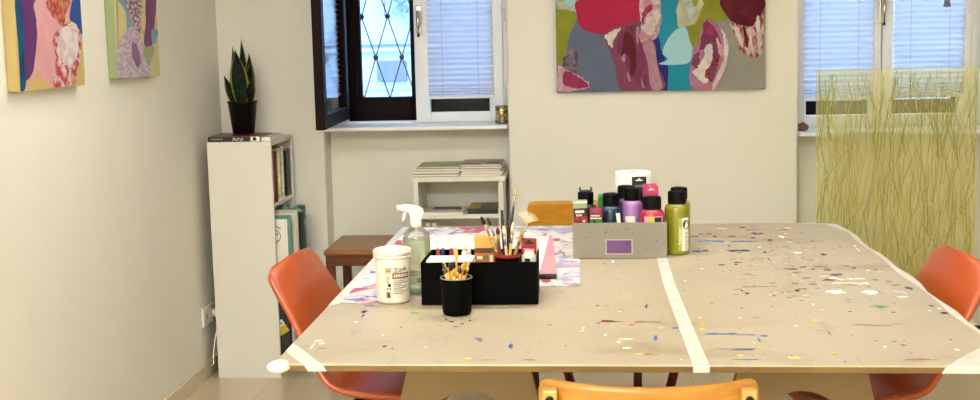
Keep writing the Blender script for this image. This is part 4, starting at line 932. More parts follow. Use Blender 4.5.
add_prism(bm, prof, -.011, .011, M=FRONT); bmesh.ops.bevel(bm, geom=bm.edges[:], offset=.0025, segments=2, affect='EDGES'); O('spray_head', bm, NOZ, t)
bm = BM(); add_tube(bm, [(-.024, 0, .235), (-.031, 0, .226), (-.033, 0, .213), (-.036, 0, .205)], [.005, .0055, .005, .004], 8); O('trigger', bm, NOZ, t)
bm = BM(); add_lathe(bm, [(.008, 0), (.008, .006), (.004, .006)], 12, M=Matrix.Translation((-.045, 0, .244)) @ Matrix.Rotation(-pi/2, 4, 'Y')); O('nozzle', bm, NOZ, t)
bm = BM(); add_tube(bm, [(0, 0, .19), (.004, 0, .1), (.010, 0, .012)], .002, 6); O('dip_tube', bm, NOZ, t)
lab('label', [(-.02, .028, .028, .072, 0, .0006, 0)]+[(.004+k*.0015, .004+k*.0015+.0009, .032, .048, 0, .0009, 1) for k in range(9)]+[(-.016, .020-.004*(k % 3), .066-k*.004, .0675-k*.004, 0, .0009, 2) for k in range(4)], t, .0381, [mat('label_clear_green', 'c6d0a8', .5), INK, LABB])

# ------------------------------------------------------------------ black box and what stands in it
BXX0, BXX1, BXY0, BXY1, BXH = -.446, -.138, 3.215, 3.42, .1135
t = thing('storage_box', (-.292, 3.3175, GZ), 'open black box of brushes, markers and paint on the table', 'box')
w, d = (BXX1-BXX0)/2, (BXY1-BXY0)/2
BOXB = mat('box_black', '020202', .7, spec=.05)
for nm, a in (('front_wall', (-w, w, -d, -d+.004)), ('rear_wall', (-w+.004, w-.004, d-.004, d))):
    bm = BM(); add_box(bm, *a, 0, BXH, .0012); O(nm, bm, BOXB, t)
for s in (-1, 1):
    bm = BM(); P = [(s*w, -d+.004), (s*(w-.004), -d+.004), (s*(w-.008), d-.004), (s*(w-.004), d-.004)]; add_prism(bm, P, 0, BXH); O('side_wall', bm, BOXB, t)
bm = BM(); add_prism(bm, [(-w+.004, -d+.004), (w-.004, -d+.004), (w-.008, d-.004), (-w+.008, d-.004)], .001, .004); O('bottom', bm, BOXB, t)
BZ = GZ+.0045     # floor of the box
# pad of white paper
t = thing('note_pad', (-.372, 3.290, BZ), 'white paper pad filling one end of the black box, in front of the markers', 'note pad', rot=(0, 0, 0))
bm = BM(); add_box(bm, -.062, .062, -.052, .040, 0, .096, .001); O('pad_block', bm, mat('pad_paper', 'e2ded4', .6, c2='e2dccd', scale=120, stretch=(.1, .1, 3)), t)
bm = BM(); add_box(bm, -.062, .060, -.052, .038, .0962, .1085); xf(bm, bm.verts[:], Matrix.Rotation(radians(-1.5), 4, 'X')); O('top_sheet', bm, mat('white_paper', 'ebe9e4', .6), t)
# felt markers standing behind the pad
for k, (x, c, nm) in enumerate([(-.418, 'b5493a', 'orange-red'), (-.405, '24346f', 'dark blue'), (-.381, '8f1f33', 'crimson'), (-.371, 'd8b84a', 'yellow')]):
    m = thing('felt_marker', (x, 3.372+.004*(k % 2), BZ), '%s marker cap standing between the pad and the rear of the black box' % nm, 'marker', 'felt markers in the black box')
    bm = BM(); add_lathe(bm, [(.0048, 0), (.005, .002), (.005, .085)], 14); O('barrel', bm, mat('marker_barrel', 'ddd6c8', .4), m)
    bm = BM(); add_lathe(bm, [(.0058, .085), (.0058, .108), (.0045, .118), (.003, .120)], 14); O('cap', bm, mat('marker_'+c, c, .35), m)
for k, (x, h) in enumerate([(-.345, .135), (-.332, .126)]):
    m = thing('glue_stick', (x, 3.372, BZ), ['taller white glue tube behind the pad in the black box', 'shorter white glue tube behind the pad in the black box'][k], 'glue tube')
    bm = BM(); add_lathe(bm, [(.008, 0), (.0085, .003), (.0085, h-.03), (.006, h-.022)], 16); O('tube_body', bm, mat('glue_white', 'e4e0d2', .35), m)
    bm = BM(); add_lathe(bm, [(.0055, h-.022), (.005, h-.006), (.003, h)], 14); O('cap', bm, mat('glue_cap', 'e9e4cc', .35), m)
# yellow box of charcoal
m = thing('cardboard_box', (-.288, 3.355, BZ), 'yellow and brown small carton standing in the black box beside the brushes', 'carton')
bm = BM(); add_box(bm, -.026, .026, -.018, .022, 0, .155, .001); O('carton', bm, mat('carton_yellow', 'd09a3a', .45, c2='c48a2e', scale=10), m)
bm = BM(); add_box(bm, -.0262, .0262, -.0184, -.018, .112, .126); O('brown_band', bm, mat('carton_brown', '4a230f', .45), m)
bm = BM(); add_box(bm, -.0262, .0262, -.0184, -.018, .08, .112); o = O('orange_panel', bm, mat('carton_orange', 'b5651f', .45), m)
bm = BM(); add_prism(bm, [(.006+.008*cos(k*pi/8), .100+.007*sin(k*pi/8)) for k in range(16)], .0184, .019, M=FRONT); O('emblem', bm, mat('emblem_green', '5d6a3a', .5), o)
bm = BM(); add_box(bm, -.02, -.005, -.019, -.0184, .095, .104); add_box(bm, .015, .024, -.019, -.0184, .088, .106); O('print_block', bm, CARD, o)
# brush jar and brushes
t = thing('brush_jar', (-.222, 3.305, BZ), 'red plastic jar holding paintbrushes inside the black box', 'jar')
bm = BM(); add_lathe(bm, [(.030, 0), (.032, .003), (.034, .112), (.034, .116), (.032, .116), (.030, .006), (.001, .006)], 28); O('jar_body', bm, glassy('red_clear_plastic', (.55, .06, .04), .5, .1), t)
bm = BM(); add_lathe(bm, [(.0345, .108), (.0352, .110), (.0352, .116), (.0345, .118)], 28, cap=False); O('rim', bm, mat('jar_red', '8c2416', .35), t)
def brush(name, base, tip, rad, hc, fc, bc, label, hair=.025, flat=False, fan=False, grp='paintbrushes in the red jar'):
    base = Vector(base); tip = Vector(tip); d = tip-base; Ln = d.length
    q = Vector((0, 0, 1)).rotation_difference(d.normalized())
    m = thing(name, base, label, 'paintbrush', grp); m.rotation_mode = 'XYZ'; m.rotation_euler = q.to_euler()
    fer = hair+.03
    bm = BM(); add_tube(bm, [(0, 0, 0), (0, 0, Ln*.35), (0, 0, Ln*.7), (0, 0, Ln-fer)], [rad*.55, rad*.9, rad*1.1, rad*.8], 8); O('handle', bm, hc, m)
    if bc is None: return m
    bm = BM(); add_tube(bm, [(0, 0, Ln-fer), (0, 0, Ln-fer+.015), (0, 0, Ln-hair)], [rad*.82, rad*.95, rad*(1.1)], 8); O('ferrule', bm, fc, m)
    bm = BM()
    if fan:
        for k in range(13):
            a = radians(-52+104*k/12)
            add_tube(bm, [(0, 0, Ln-hair), (sin(a)*hair*.5, 0, Ln-hair+cos(a)*hair*.6), (sin(a)*hair*1.1, 0, Ln-hair+cos(a)*hair)], [.0016, .0014, .0006], 5)
    else:
        add_tube(bm, [(0, 0, Ln-hair), (0, 0, Ln-hair*.6), (0, 0, Ln-hair*.2), (0, 0, Ln)], [rad*1.1, rad*1.35, rad*.9, rad*.15], 8)
    O('bristles', bm, bc, m)
    return m
HW = wood('brush_handle_wood', '9a6a34', 'b98a52', .35, 'Z'); HB = mat('brush_handle_black', '15110f', .3); HR = mat('brush_handle_redbrown', '5c2412', .3); HT = mat('brush_handle_tan', 'cfae78', .35)
FE = mat('ferrule_nickel', 'b7ae9c', .3, metal=.8); FG = mat('ferrule_brass', 'a57f3c', .3, metal=.7)
BB = mat('bristle_brown', '4a2d18', .8); BL = mat('bristle_black', '1c1512', .8); BT = mat('bristle_tan', 'b79a68', .8); BP = mat('bristle_pale', 'd8cba8', .8)
jx, jy, jz = -.222, 3.305, BZ+.007
for nm, b0, tp, r, hc, fc, bc, lb, kw in [
    ('paintbrush', (-.205, jy-.01), (-.291, 3.30, .978), .0036, HW, FE, BL, 'paintbrush leaning farthest toward the yellow carton, dark tip', {}),
    ('paintbrush', (-.205, jy+.01), (-.275, 3.32, .972), .0034, HT, FE, BB, 'pale-handled paintbrush next to the one leaning farthest over the carton', {}),
    ('paintbrush', (-.228, jy+.012), (-.2385, 3.33, 1.045), .0040, HB, FE, None, 'long black handle end standing almost upright in the red jar', {}),
    ('paintbrush', (-.220, jy+.018), (-.2215, 3.335, 1.012), .0042, HB, FE, None, 'thick black handle end, second upright one in the red jar', {}),
    ('paintbrush', (-.236, jy+.002), (-.1975, 3.335, 1.052), .0034, HB, FE, BT, 'long thin brush with a fine pale tip, tallest in the red jar', {}),
    ('paintbrush', (-.236, jy-.012), (-.246, 3.29, .948), .0044, HR, FG, BB, 'short red-brown brush with a round dark head in the red jar', dict(hair=.018)),
    ('paintbrush', (-.214, jy-.016), (-.230, 3.28, .955), .0036, HT, FE, BP, 'light wooden brush with pale bristles, front of the red jar', {}),
    ('paintbrush', (-.228, jy+.004), (-.205, 3.31, .960), .0040, HT, FE, BP, 'light brush with white bristles in the middle of the red jar', dict(hair=.03)),
    ('fan_brush', (-.240, jy+.006), (-.160, 3.32, .985), .0040, HT, FE, BP, 'fan brush with spread pale bristles leaning over the paint tube', dict(hair=.034, fan=True)),
    ('paintbrush', (-.238, jy-.008), (-.176, 3.29, .948), .0042, HW, FG, BT, 'brown brush under the fan brush, leaning toward the paint tube', {}),
    ('paintbrush', (-.205, jy+.002), (-.262, 3.29, .915), .0042, HW, FG, BT, 'short wooden brush low beside the yellow carton', {})]:
    brush(nm, (b0[0], b0[1], jz+.001), tp, r, hc, fc, bc, lb, **kw)
# paint tube with hanging tag
def tube(name, loc, rot, w, h, body, capm, tagm, label, inv=False, kids=None):
    """paint tube: crimped flat top, round shoulder and cap below"""
    m = thing(name, loc, label, 'paint tube', rot=rot)
    bm = BM(); n = 20; rings = []
    for z, rx, ry in ((.018, w*.38, w*.38), (.026, w*.48, w*.48), (h*.45, w*.5, w*.40), (h*.8, w*.5, w*.16), (h*.90, w*.52, .0025), (h, w*.52, .0025)):
        rings.append([bm.verts.new((rx*cos(2*pi*k/n), ry*sin(2*pi*k/n), z)) for k in range(n)])
    for A, B in zip(rings, rings[1:]):
        for k in range(n):
            f = bm.faces.new((A[k], A[(k+1) % n], B[(k+1) % n], B[k])); f.smooth = True
    bm.faces.new(rings[0][::-1]); bm.faces.new(rings[-1])
    O('tube_body', bm, body, m)
    bm = BM(); add_lathe(bm, [(w*.30, 0), (w*.34, .002), (w*.34, .018)], 18); O('cap', bm, capm, m)
    for nm, x0, x1, z0, z1, mk, th in kids or []:
        bm = BM(); yy = -.0028-w*.42*max(0, min(1, (h*.9-(z0+z1)/2)/(h*.5)))
        add_box(bm, x0*w, x1*w, yy-.0006, yy+.002, z0, z1); 
        for v in bm.verts:
            u = v.co.x/w; 
            fr = max(0, min(1, (h*.9-v.co.z)/(h*.47)))
            v.co.y = -(.0030+fr*(w*.40-.003))*max(.15, sqrt(max(0, 1-(u*1.7)**2)))-(.0012 if v.co.y < yy else 0)-th
        O(nm, bm, mk, m)
    return m
TW = mat('tube_white', 'e2ded2', .35); TR = mat('tube_red', '8f1622', .35); TG = mat('tube_green', '2e7a34', .35); TBk = mat('tube_black', '121012', .35); TPk = mat('tube_pink', 'b33a62', .35); TBr = mat('tube_brown', '3a2018', .35)
m = tube('paint_tube', (-.1675, 3.318, BZ), (radians(3), radians(2), radians(-4)), .040, .150, TW, TBk, None, 'white paint tube with a red hanging tag standing in the black box')
bm = BM(); add_box(bm, -.021, .020, -.0048, -.0026, .112, .158, .001); tg = O('red_tag', bm, TR, m)
bm = BM(); add_prism(bm, [(-.012, .142), (.012, .142), (.012, .148), (.005, .148), (.004, .154), (-.004, .154), (-.005, .148), (-.012, .148)], .0049, .0056, M=FRONT); O('hang_slot', bm, TBk, tg)
bm = BM(); add_box(bm, -.015, .015, -.0056, -.0048, .124, .129); add_box(bm, -.006, .006, -.0056, -.0048, .115, .119); O('print_line', bm, mat('print_pink', 'd9a3a0', .5), tg)
bm = BM(); add_box(bm, -.010, .004, -.0215, -.0195, .060, .104, .0005); xf(bm, bm.verts[:], Matrix.Translation((0, .006, 0))); lb = O('black_label', bm, TBk, m)
text_mesh('lettering', 'OIO', .012, mat('lettering_white', 'e6e2d8', .5), lb, Matrix.Translation((-.003, -.0158, .085)) @ FRONT @ Matrix.Rotation(pi/2, 4, 'Z'))
m = tube('paint_tube', (-.172, 3.385, BZ), (radians(-2), radians(5), radians(10)), .040, .150, TW, TW, None, 'plain white paint tube behind the tagged one in the black box')

# ------------------------------------------------------------------ black cup of wooden sticks
t = thing('pencil_cup', (-.341, 3.112, GZ), 'black cup with a pale rim, full of pencils, in front of the black box', 'cup')
bm = BM(); add_lathe(bm, [(.030, 0), (.0345, .002), (.037, .008), (.0405, .090), (.0405, .094), (.0385, .094), (.036, .012), (.001, .010)], 40); O('cup_body', bm, mat('cup_black', '020202', .6, spec=.06), t)
bm = BM(); add_lathe(bm, [(.0385, .0935), (.0412, .0935), (.0414, .0955), (.0385, .0958), (.0385, .0935)], 40, cap=False); O('rim', bm, mat('cup_rim', '8d8468', .35), t)
PW = mat('pencil_wood', 'd9a540', .45); PW2 = mat('pencil_wood_pale', 'e3bf70', .45)
PT = {'plain wooden': PW2, 'black-ended': mat('pencil_end_black', '1a1614', .4), 'brown-ended': mat('pencil_end_brown', '5a2c16', .4), 'green-ended': mat('pencil_end_green', '3d5a3a', .4), 'blue-ended': mat('pencil_end_blue', '2a3558', .4), 'grey-ended': mat('pencil_end_grey', '6d6a5c', .4)}
rs = random.Random(5)
spec = ['plain wooden']*8+['black-ended']*2+['plain wooden']*4+['brown-ended']*2+['green-ended']*2+['black-ended']*2+['plain wooden']*3+['blue-ended', 'grey-ended', 'brown-ended', 'plain wooden', 'plain wooden']
pls = []
for k, kind in enumerate(spec):
    a = 2*pi*k/len(spec)*1.0+rs.uniform(-.1, .1); ra = .030 if k % 3 else .015
    bx_, by_ = .45*ra*cos(a+2.6), .45*ra*sin(a+2.6)
    tx, ty = ra*1.15*cos(a), ra*1.15*sin(a)
    top = rs.uniform(.112, .134)
    if k == 7: top = .158
    base = Vector((-.341+bx_, 3.112+by_, GZ+.013)); tip = Vector((-.341+tx, 3.112+ty, GZ+top))
    d = tip-base; q = Vector((0, 0, 1)).rotation_difference(d.normalized())
    if kind == 'plain wooden' and k == 7: lb = 'tallest plain wooden stick in the black cup'; gr = 'pencils in the black cup'
    else: lb = '%s pencil among the bunch in the black cup' % kind; gr = '%s pencils in the black cup' % kind
    m = thing('pencil', base, lb, 'pencil', gr, rot=q.to_euler())
    bm = BM(); add_tube(bm, [(0, 0, 0), (0, 0, d.length*.86)], .0034, 6); O('shaft', bm, PW if k % 2 else PW2, m)
    bm = BM(); add_tube(bm, [(0, 0, d.length*.86), (0, 0, d.length*.97), (0, 0, d.length)], [.0035, .0035, .0022], 6); O('end', bm, PT[kind] if kind != 'plain wooden' else PW, m)

# ------------------------------------------------------------------ grey box of paints
GX, GY, GD, GW, GH = .0925, 4.005, .122, .147, .1125
t = thing('paint_box', (GX, GY, GZ), 'grey cardboard box of paint bottles and tubes with a purple label', 'box')
GREYB = mat('box_grey', '8b8375', .6, c2='847c6d', scale=6)
for nm, a in (('front_wall', (-GW, GW, -GD, -GD+.004)), ('rear_wall', (-GW, GW, GD-.004, GD)), ('side_wall', (-GW, -GW+.004, -GD+.004, GD-.004)), ('side_wall', (GW-.004, GW, -GD+.004, GD-.004))):
    bm = BM(); add_box(bm, *a, 0, GH, .001); o = O(nm, bm, GREYB, t)
    if nm == 'front_wall':
        rn = random.Random(4)
        mm = [SPM[cn.index(c)] for c in ('ink', 'maroon', 'tan')]
        bm = BM()
        for k in range(26):
            x, z, s = rn.uniform(-.14, .14), rn.uniform(.01, .10), rn.uniform(.0008, .0022)
            if k < 7: x, z, s = -.025+rn.uniform(-.03, .03), .088+rn.uniform(-.01, .008), rn.uniform(.001, .003)
            add_prism(bm, smooth_poly([(x+s*rn.uniform(.7, 1.5)*cos(q), z+s*rn.uniform(.5, 1)*sin(q)) for q in (0, 1.2, 2.5, 3.8, 5)], 2), GD, GD+.0005, mi=k % 3, M=FRONT)
        O('paint_speck', bm, mm, o)
bm = BM(); add_box(bm, -GW+.004, GW-.004, -GD+.004, GD-.004, .001, .004); O('bottom', bm, GREYB, t)
bm = BM(); add_box(bm, -.0455, .0405, -GD-.0008, -GD, .012, .061); o = O('purple_label', bm, mat('label_border', 'a999a8', .6), t)
bm = BM(); add_box(bm, -.041, .036, -GD-.0012, -GD-.0008, .016, .057); O('label_field', bm, mat('label_purple', '6a4672', .55, c2='5c3c68', scale=14), o)
bm = BM(); add_tube(bm, [(.018, -GD-.0014, .050), (.022, -GD-.0014, .044), (.030, -GD-.0014, .053), (.026, -GD-.0014, .040)], .0008, 5); O('scribble', bm, INK, o)
PZ = GZ+.0045
CAPB = mat('cap_black', '040404', .5, spec=.12)
def bottle(loc, colr, label, h=.198, r=.0365, labels=None, rz=0, cap=CAPB, grp=None):
    m = thing('paint_bottle', loc, label, 'paint bottle', grp, rotz=rz)
    hb = h-.047
    bm = BM(); add_lathe(bm, [(r*.92, 0), (r*.99, .002), (r, .006), (r, hb-.012), (r*.97, hb-.004), (r*.86, hb+.003), (r*.70, hb+.006), (r*.68, hb+.010)], 40); O('bottle_body', bm, colr, m)
    bm = BM(); n = 48; rings = []
    for z, f in ((hb+.0075, .68), (hb+.0085, .735), (h-.006, .735), (h-.001, .70), (h, .6)):
        rings.append([bm.verts.new((r*f*(1+(.018 if k % 2 else 0))*cos(2*pi*k/n), r*f*(1+(.018 if k % 2 else 0))*sin(2*pi*k/n), z)) for k in range(n)])
    for A, B in zip(rings, rings[1:]):
        for k in range(n): bm.faces.new((A[k], A[(k+1) % n], B[(k+1) % n], B[k]))
    bm.faces.new(rings[0][::-1]); bm.faces.new(rings[-1]); O('cap', bm, cap, m)
    if labels: labels(m, r)
    return m
LG = mat('label_lime', '9bab3a', .45); LWH = mat('label_white', 'e6e3d6', .45)
def green_label(m, r):
    P = [(-.004, .009, .012, .118, 0, .0005, 0), (.009, .036, .012, .118, 0, .0005, 1), (.006, .034, .020, .112, 0, 0, 1)]
    for k in range(14): P.append((.020, .033-.003*(k % 3), .016+k*.0042, .0178+k*.0042, 0, .0008, 2))
    lab('label', P, m, r, [LG, LWH, mat('print_grey', '8d8a80', .5), INK], rot=.12)
    bm = BM(); add_prism(bm, [(.024+.013*cos(k*pi/12), .096+.015*sin(k*pi/12)) for k in range(24)], 0, .0010, M=FRONT)
    o = O('round_emblem', bm, INK, m); wrapv(o, r, .12)
    bm = BM(); add_prism(bm, [(.024+.005*cos(k*pi/8), .096+.008*sin(k*pi/8)) for k in range(16)], .0010, .0016, M=FRONT)
    o = O('emblem_mark', bm, LWH, m); wrapv(o, r, .12)
    o = text_mesh('lettering', 'boesner', .0165, LWH, m, Matrix.Translation((.0015, -.0010, .062)) @ FRONT @ Matrix.Rotation(pi/2, 4, 'Z'), .0003); wrapv(o, r, .12)
def wrapv(o, r, rot=0):
    for v in o.data.vertices:
        a = v.co.x/r-pi/2+rot; rr = r-v.co.y
        v.co = Vector((rr*cos(a), rr*sin(a), v.co.z))
PGR = mat('paint_moss_green', '7d7a08', .35, coat=.2)
bottle((.276, 3.967, GZ), PGR, 'moss green paint bottle with a white label standing beside the grey box', h=.200, r=.0390, labels=green_label)
bottle((.290, 4.075, GZ), mat('paint_ochre', 'a8893a', .35), 'ochre paint bottle with a black cap, behind the moss green bottle', h=.198, r=.0365)
def lil(m, r): lab('label', [(-.004, .026, .05, .132, 0, .0005, 0), (0, .02, .10, .126, 0, .0008, 1)], m, r, [LWH, mat('label_lilac_grey', 'c9c2cc', .5)], rot=-.1)
bottle((.134, 3.985, PZ), mat('paint_lilac', '96689f', .35, coat=.3), 'lilac paint bottle with a black cap, tallest in the middle of the grey box', h=.205, r=.0335, labels=lambda m, r: lab('label', [(-.024, .010, .02, .118, 0, .0005, 0)], m, r, [LWH]))
def redl(m, r):
    lab('label', [(-.028, .036, .02, .124, 0, .0005, 0), (-.014, .004, .106, .124, 0, .0008, 1), (.006, .030, .08, .121, 0, .0008, 2)], m, r, [mat('label_blush', 'd8a3a8', .5), mat('label_yellow_bright', 'c9b838', .5), INK])
bottle((.196, 3.935, PZ), mat('paint_carmine', 'a51f3c', .35, coat=.3), 'carmine red paint bottle with a black cap at the front corner of the grey box', h=.183, r=.0385, labels=redl)
bottle((.067, 3.975, PZ), mat('paint_prussian', '0b2238', .35, c2='0f3f5c', scale=12, coat=.3), 'dark blue paint bottle with a black cap beside the lilac one', h=.190, r=.0345)
bottle((-.013, 4.035, PZ), mat('paint_black', '15161c', .35), 'black paint bottle behind the two small tubes in the grey box', h=.188, r=.0345)
bottle((.116, 4.072, PZ), mat('paint_dark_violet', '3a2240', .35), 'dark violet paint bottle behind the lilac one', h=.202, r=.034)
# applicator clip on the black bottle: two little horns
m = thing('bottle_pourer', (-.013, 4.035, PZ+.188), 'blue-black pourer with two horns on the black bottle cap', 'pourer')
bm = BM()
add_box(bm, -.020, .020, -.008, .008, 0.0003, .006, .002)
for s in (-1, 1): add_tube(bm, [(s*.016, 0, .004), (s*.019, 0, .010), (s*.016, 0, .017)], [.004, .0035, .0015], 8)
O('pourer', bm, mat('pourer_blue', '28384a', .4), m)
# tubes in the front row of the grey box
m = thing('paint_tube', (-.023, 3.925, PZ), 'brown box-shaped tube with a pale green end in the grey box, at its free corner', 'paint tube', rot=(radians(2), radians(-2), 0))
bm = BM(); add_box(bm, -.024, .020, -.014, .014, 0, .155, .003); O('tube_body', bm, TBr, m)
bm = BM(); add_box(bm, -.0245, .0205, -.0145, .0145, .150, .176, .004); O('end_cap', bm, mat('tube_sage', '8f9f78', .4), m)
bm = BM(); add_box(bm, -.0246, .0206, -.0147, .0145, .168, .174, .001); O('white_band', bm, mat('tube_band', 'd6d2c2', .4), m)
bm = BM(); add_box(bm, -.0243, .0203, -.0146, -.0138, .10, .126); O('red_panel', bm, TR, m)
bm = BM(); add_box(bm, -.018, .010, -.0150, -.0144, .138, .146); add_box(bm, -.016, .002, -.0150, -.0144, .128, .133); add_box(bm, .004, .012, -.0154, -.0146, .107, .115); O('print_line', bm, CARD, m)
bm = BM(); add_tube(bm, [(-.014, -.0152, .118), (-.008, -.0152, .130), (-.004, -.0152, .140)], .0025, 6); O('print_swash', bm, mat('swash_tan', 'a07a5c', .5), m)
m = thing('paint_tube', (.020, 3.918, PZ), 'red and green tube box in the grey box, beside the brown one', 'paint tube', rot=(radians(2), 0, radians(-3)))
bm = BM(); add_box(bm, -.019, .019, -.012, .012, 0, .151, .002); O('tube_body', bm, TR, m)
bm = BM(); add_box(bm, -.0193, .0193, -.0124, -.0118, .08, .122); g = O('green_panel', bm, TG, m)
bm = BM(); add_prism(bm, smooth_poly([(-.012, .143), (0, .147), (.010, .143), (.004, .139), (-.006, .140)], 3), .0122, .0130, M=FRONT); O('blue_emblem', bm, mat('emblem_blue', '3a6aa8', .5), m)
bm = BM(); add_box(bm, -.017, .012, -.0130, -.0122, .127, .131); O('print_line', bm, CARD, m)
bm = BM(); add_box(bm, -.019, .018, -.0130, -.0122, .119, .1225); O('pale_band', bm, CARD, m)
bm = BM(); add_box(bm, -.008, -.002, -.0130, -.0122, .102, .116); add_box(bm, .0, .005, -.0130, -.0122, .100, .106); O('print_mark', bm, INK, g)
brush('palette_knife', (.100, 3.905, PZ+.002), (.0835, 3.935, .945), .0062, mat('knife_white', 'd5cfbd', .4), FE, None, 'pale tapered spatula handle leaning in front of the dark blue bottle', grp='spatula')
tube('paint_tube', (.042, 4.062, PZ), (0, 0, radians(30)), .034, .178, TG, TBk, None, 'dark green paint tube tip between the black and dark blue bottles')
# hanging-card tubes at the rear
m = tube('paint_tube', (.164, 4.100, PZ), (radians(-3), 0, radians(6)), .040, .200, TBk, TBk, None, 'black paint tube with a hang tag, highest at the rear of the grey box')
bm = BM(); add_box(bm, -.024, .024, -.0016, .0016, .186, .226, .001); k = O('hang_tag', bm, TBk, m)
bm = BM(); add_prism(bm, [(-.011, .212), (.011, .212), (.011, .216), (.004, .216), (.003, .221), (-.003, .221), (-.004, .216), (-.011, .216)], .0017, .0024, M=FRONT); O('hang_slot', bm, LWH, k)
for kx, ky, rz, lb in ((.212, 4.03, 8, 'pink paint tube behind the carmine bottle, the nearer of two'), (.209, 4.090, -6, 'pink paint tube behind the carmine bottle, the farther of two')):
    m = tube('paint_tube', (kx, ky, PZ), (radians(-2), radians(-4), radians(rz)), .042, .172, TPk, TBk, None, lb)
    bm = BM(); add_box(bm, -.024, .024, -.0016, .0016, .160, .205, .001); k = O('hang_tag', bm, TPk, m)
    bm = BM(); add_prism(bm, [(-.011, .190), (.011, .190), (.011, .194), (.004, .194), (.003, .199), (-.003, .199), (-.004, .194), (-.011, .194)], .0017, .0024, M=FRONT); O('hang_slot', bm, mat('slot_pink_pale', 'e0b8c2', .5), k)

# kitchen roll
t = thing('kitchen_roll', (.148, 4.235, GZ), 'white kitchen paper roll standing behind the grey box', 'kitchen roll')
bm = BM(); add_lathe(bm, [(.058, 0), (.0605, .002), (.0605, .232), (.0590, .235), (.022, .236), (.0205, .234), (.0205, .002)], 48, cap=False); O('paper', bm, mat('roll_paper', 'e4e0d8', .9, bump=.5, bscale=260), t)
bm = BM(); add_lathe(bm, [(.0203, .001), (.0203, .233), (.0188, .233), (.0188, .001), (.0203, .001)], 32, cap=False); O('core', bm, mat('roll_core', '9c8668', .8), t)

# ------------------------------------------------------------------ chairs
ORANGE = mat('orange_shell', 'ad4c1a', .36, c2='a54616', scale=5, coat=.15, bump=.04, bscale=300)
LEGW = wood('beech', 'a87a44', 'bd9158', .4, 'Z')
def shell_chair(loc, rz, label):
    t = thing('shell_chair', loc, label, 'chair', rotz=rz)
    prof = [(-.240, .856), (-.224, .815), (-.202, .75), (-.182, .68), (-.164, .61), (-.144, .54), (-.11, .485), (-.06, .455), (.02, .442), (.11, .440), (.18, .446), (.215, .448), (.235, .440)]
    # dense resample
    def cr(ps, s):
        n = len(ps)-1; x = s*n; i = min(int(x), n-1); f = x-i
        p0, p1, p2, p3 = ps[max(i-1, 0)], ps[i], ps[i+1], ps[min(i+2, n)]
        return [.5*((2*p1[j])+(-p0[j]+p2[j])*f+(2*p0[j]-5*p1[j]+4*p2[j]-p3[j])*f*f+(-p0[j]+3*p1[j]-3*p2[j]+p3[j])*f**3) for j in (0, 1)]
    nv, nu = 44, 25; g = []
    for j in range(nv):
        s = j/(nv-1); x, z = cr(prof, s); xa, za = cr(prof, max(0, s-.01)); xb, zb = cr(prof, min(1, s+.01))
        tx, tz = xb-xa, zb-za; l = sqrt(tx*tx+tz*tz) or 1; nx_, nz_ = -tz/l, tx/l       # normal toward the sitter
        if nx_ < 0 and nz_ < 0: nx_, nz_ = -nx_, -nz_
        W = .180+.045*min(1, s/.5)-.012*max(0, (s-.6)/.4)
        if s < .07: W *= .66+.34*sqrt(max(0, 1-(1-s/.07)**2))
        if s > .9: W *= 1-.22*((s-.9)/.1)**2
        row = []
        for i in range(nu):
            u = -1+2*i/(nu-1)
            f = min(1, max(0, (s-.05)/.45)); f = f*f*(3-2*f)
            c = (-.036*(1-f)+.042*f*(1 if s < .75 else 1-(s-.75)/.25*.7))*abs(u)**2.2
            drop = -.022*abs(u)**2*max(0, 1-s/.2)
            row.append((x+nx_*c, u*W, z+nz_*c+drop-.03))
        g.append(row)
    bm = BM(); V = [[bm.verts.new(p) for p in row] for row in g]
    for j in range(nv-1):
        for i in range(nu-1):
            f = bm.faces.new((V[j][i], V[j][i+1], V[j+1][i+1], V[j+1][i])); f.smooth = True
    bmesh.ops.recalc_face_normals(bm, faces=bm.faces[:])
    O('shell', bm, ORANGE, t, sm=True)
    sh_ = t.children[0]
    md = sh_.modifiers.new('thickness', 'SOLIDIFY'); md.thickness = .021; md.offset = 0
    m2 = sh_.modifiers.new('soft', 'SUBSURF'); m2.levels = 1; m2.render_levels = 1
    # seat cushion
    bm = BM(); n = 28
    def ce(a, r): 
        c, s_ = cos(a), sin(a); return (.05+.155*r*math.copysign(abs(c)**.7, c), .165*r*math.copysign(abs(s_)**.7, s_))
    rings = []
    for r, z in ((1, .428), (1.03, .434), (1, .440), (.9, .444), (.5, .446)):
        rings.append([bm.verts.new((*ce(2*pi*k/n, r), z)) for k in range(n)])
    for A, B in zip(rings, rings[1:]):
        for k in range(n): bm.faces.new((A[k], A[(k+1) % n], B[(k+1) % n], B[k]))
    bm.faces.new(rings[0][::-1]); bm.faces.new(rings[-1]); O('seat_cushion', bm, mat('cushion_orange', 'a3441a', .4), t, sm=True)
    bm = BM(); add_box(bm, -.06, .08, -.07, .07, .362, .392, .004); O('seat_mount', bm, BLACK, t)
    for sx in (-1, 1):
        for sy in (-1, 1):
            bm = BM(); add_tube(bm, [(.01+sx*.075, sy*.075, .38), (.01+sx*.21, sy*.19, .0)], [.020, .012], 12); O('leg', bm, LEGW, t)
    for s in (-1, 1):
        bm = BM(); add_tube(bm, [(.01-.13, s*.125, .24), (.01+.13, -s*.125, .24)], .005, 8); O('cross_brace', bm, BLACK, t)
    return t
shell_chair((-.640, 3.63, 0), radians(-9), 'orange shell chair between the bookcase and the table')
shell_chair((.800, 3.58, 0), radians(189), 'orange shell chair in front of the green screen')

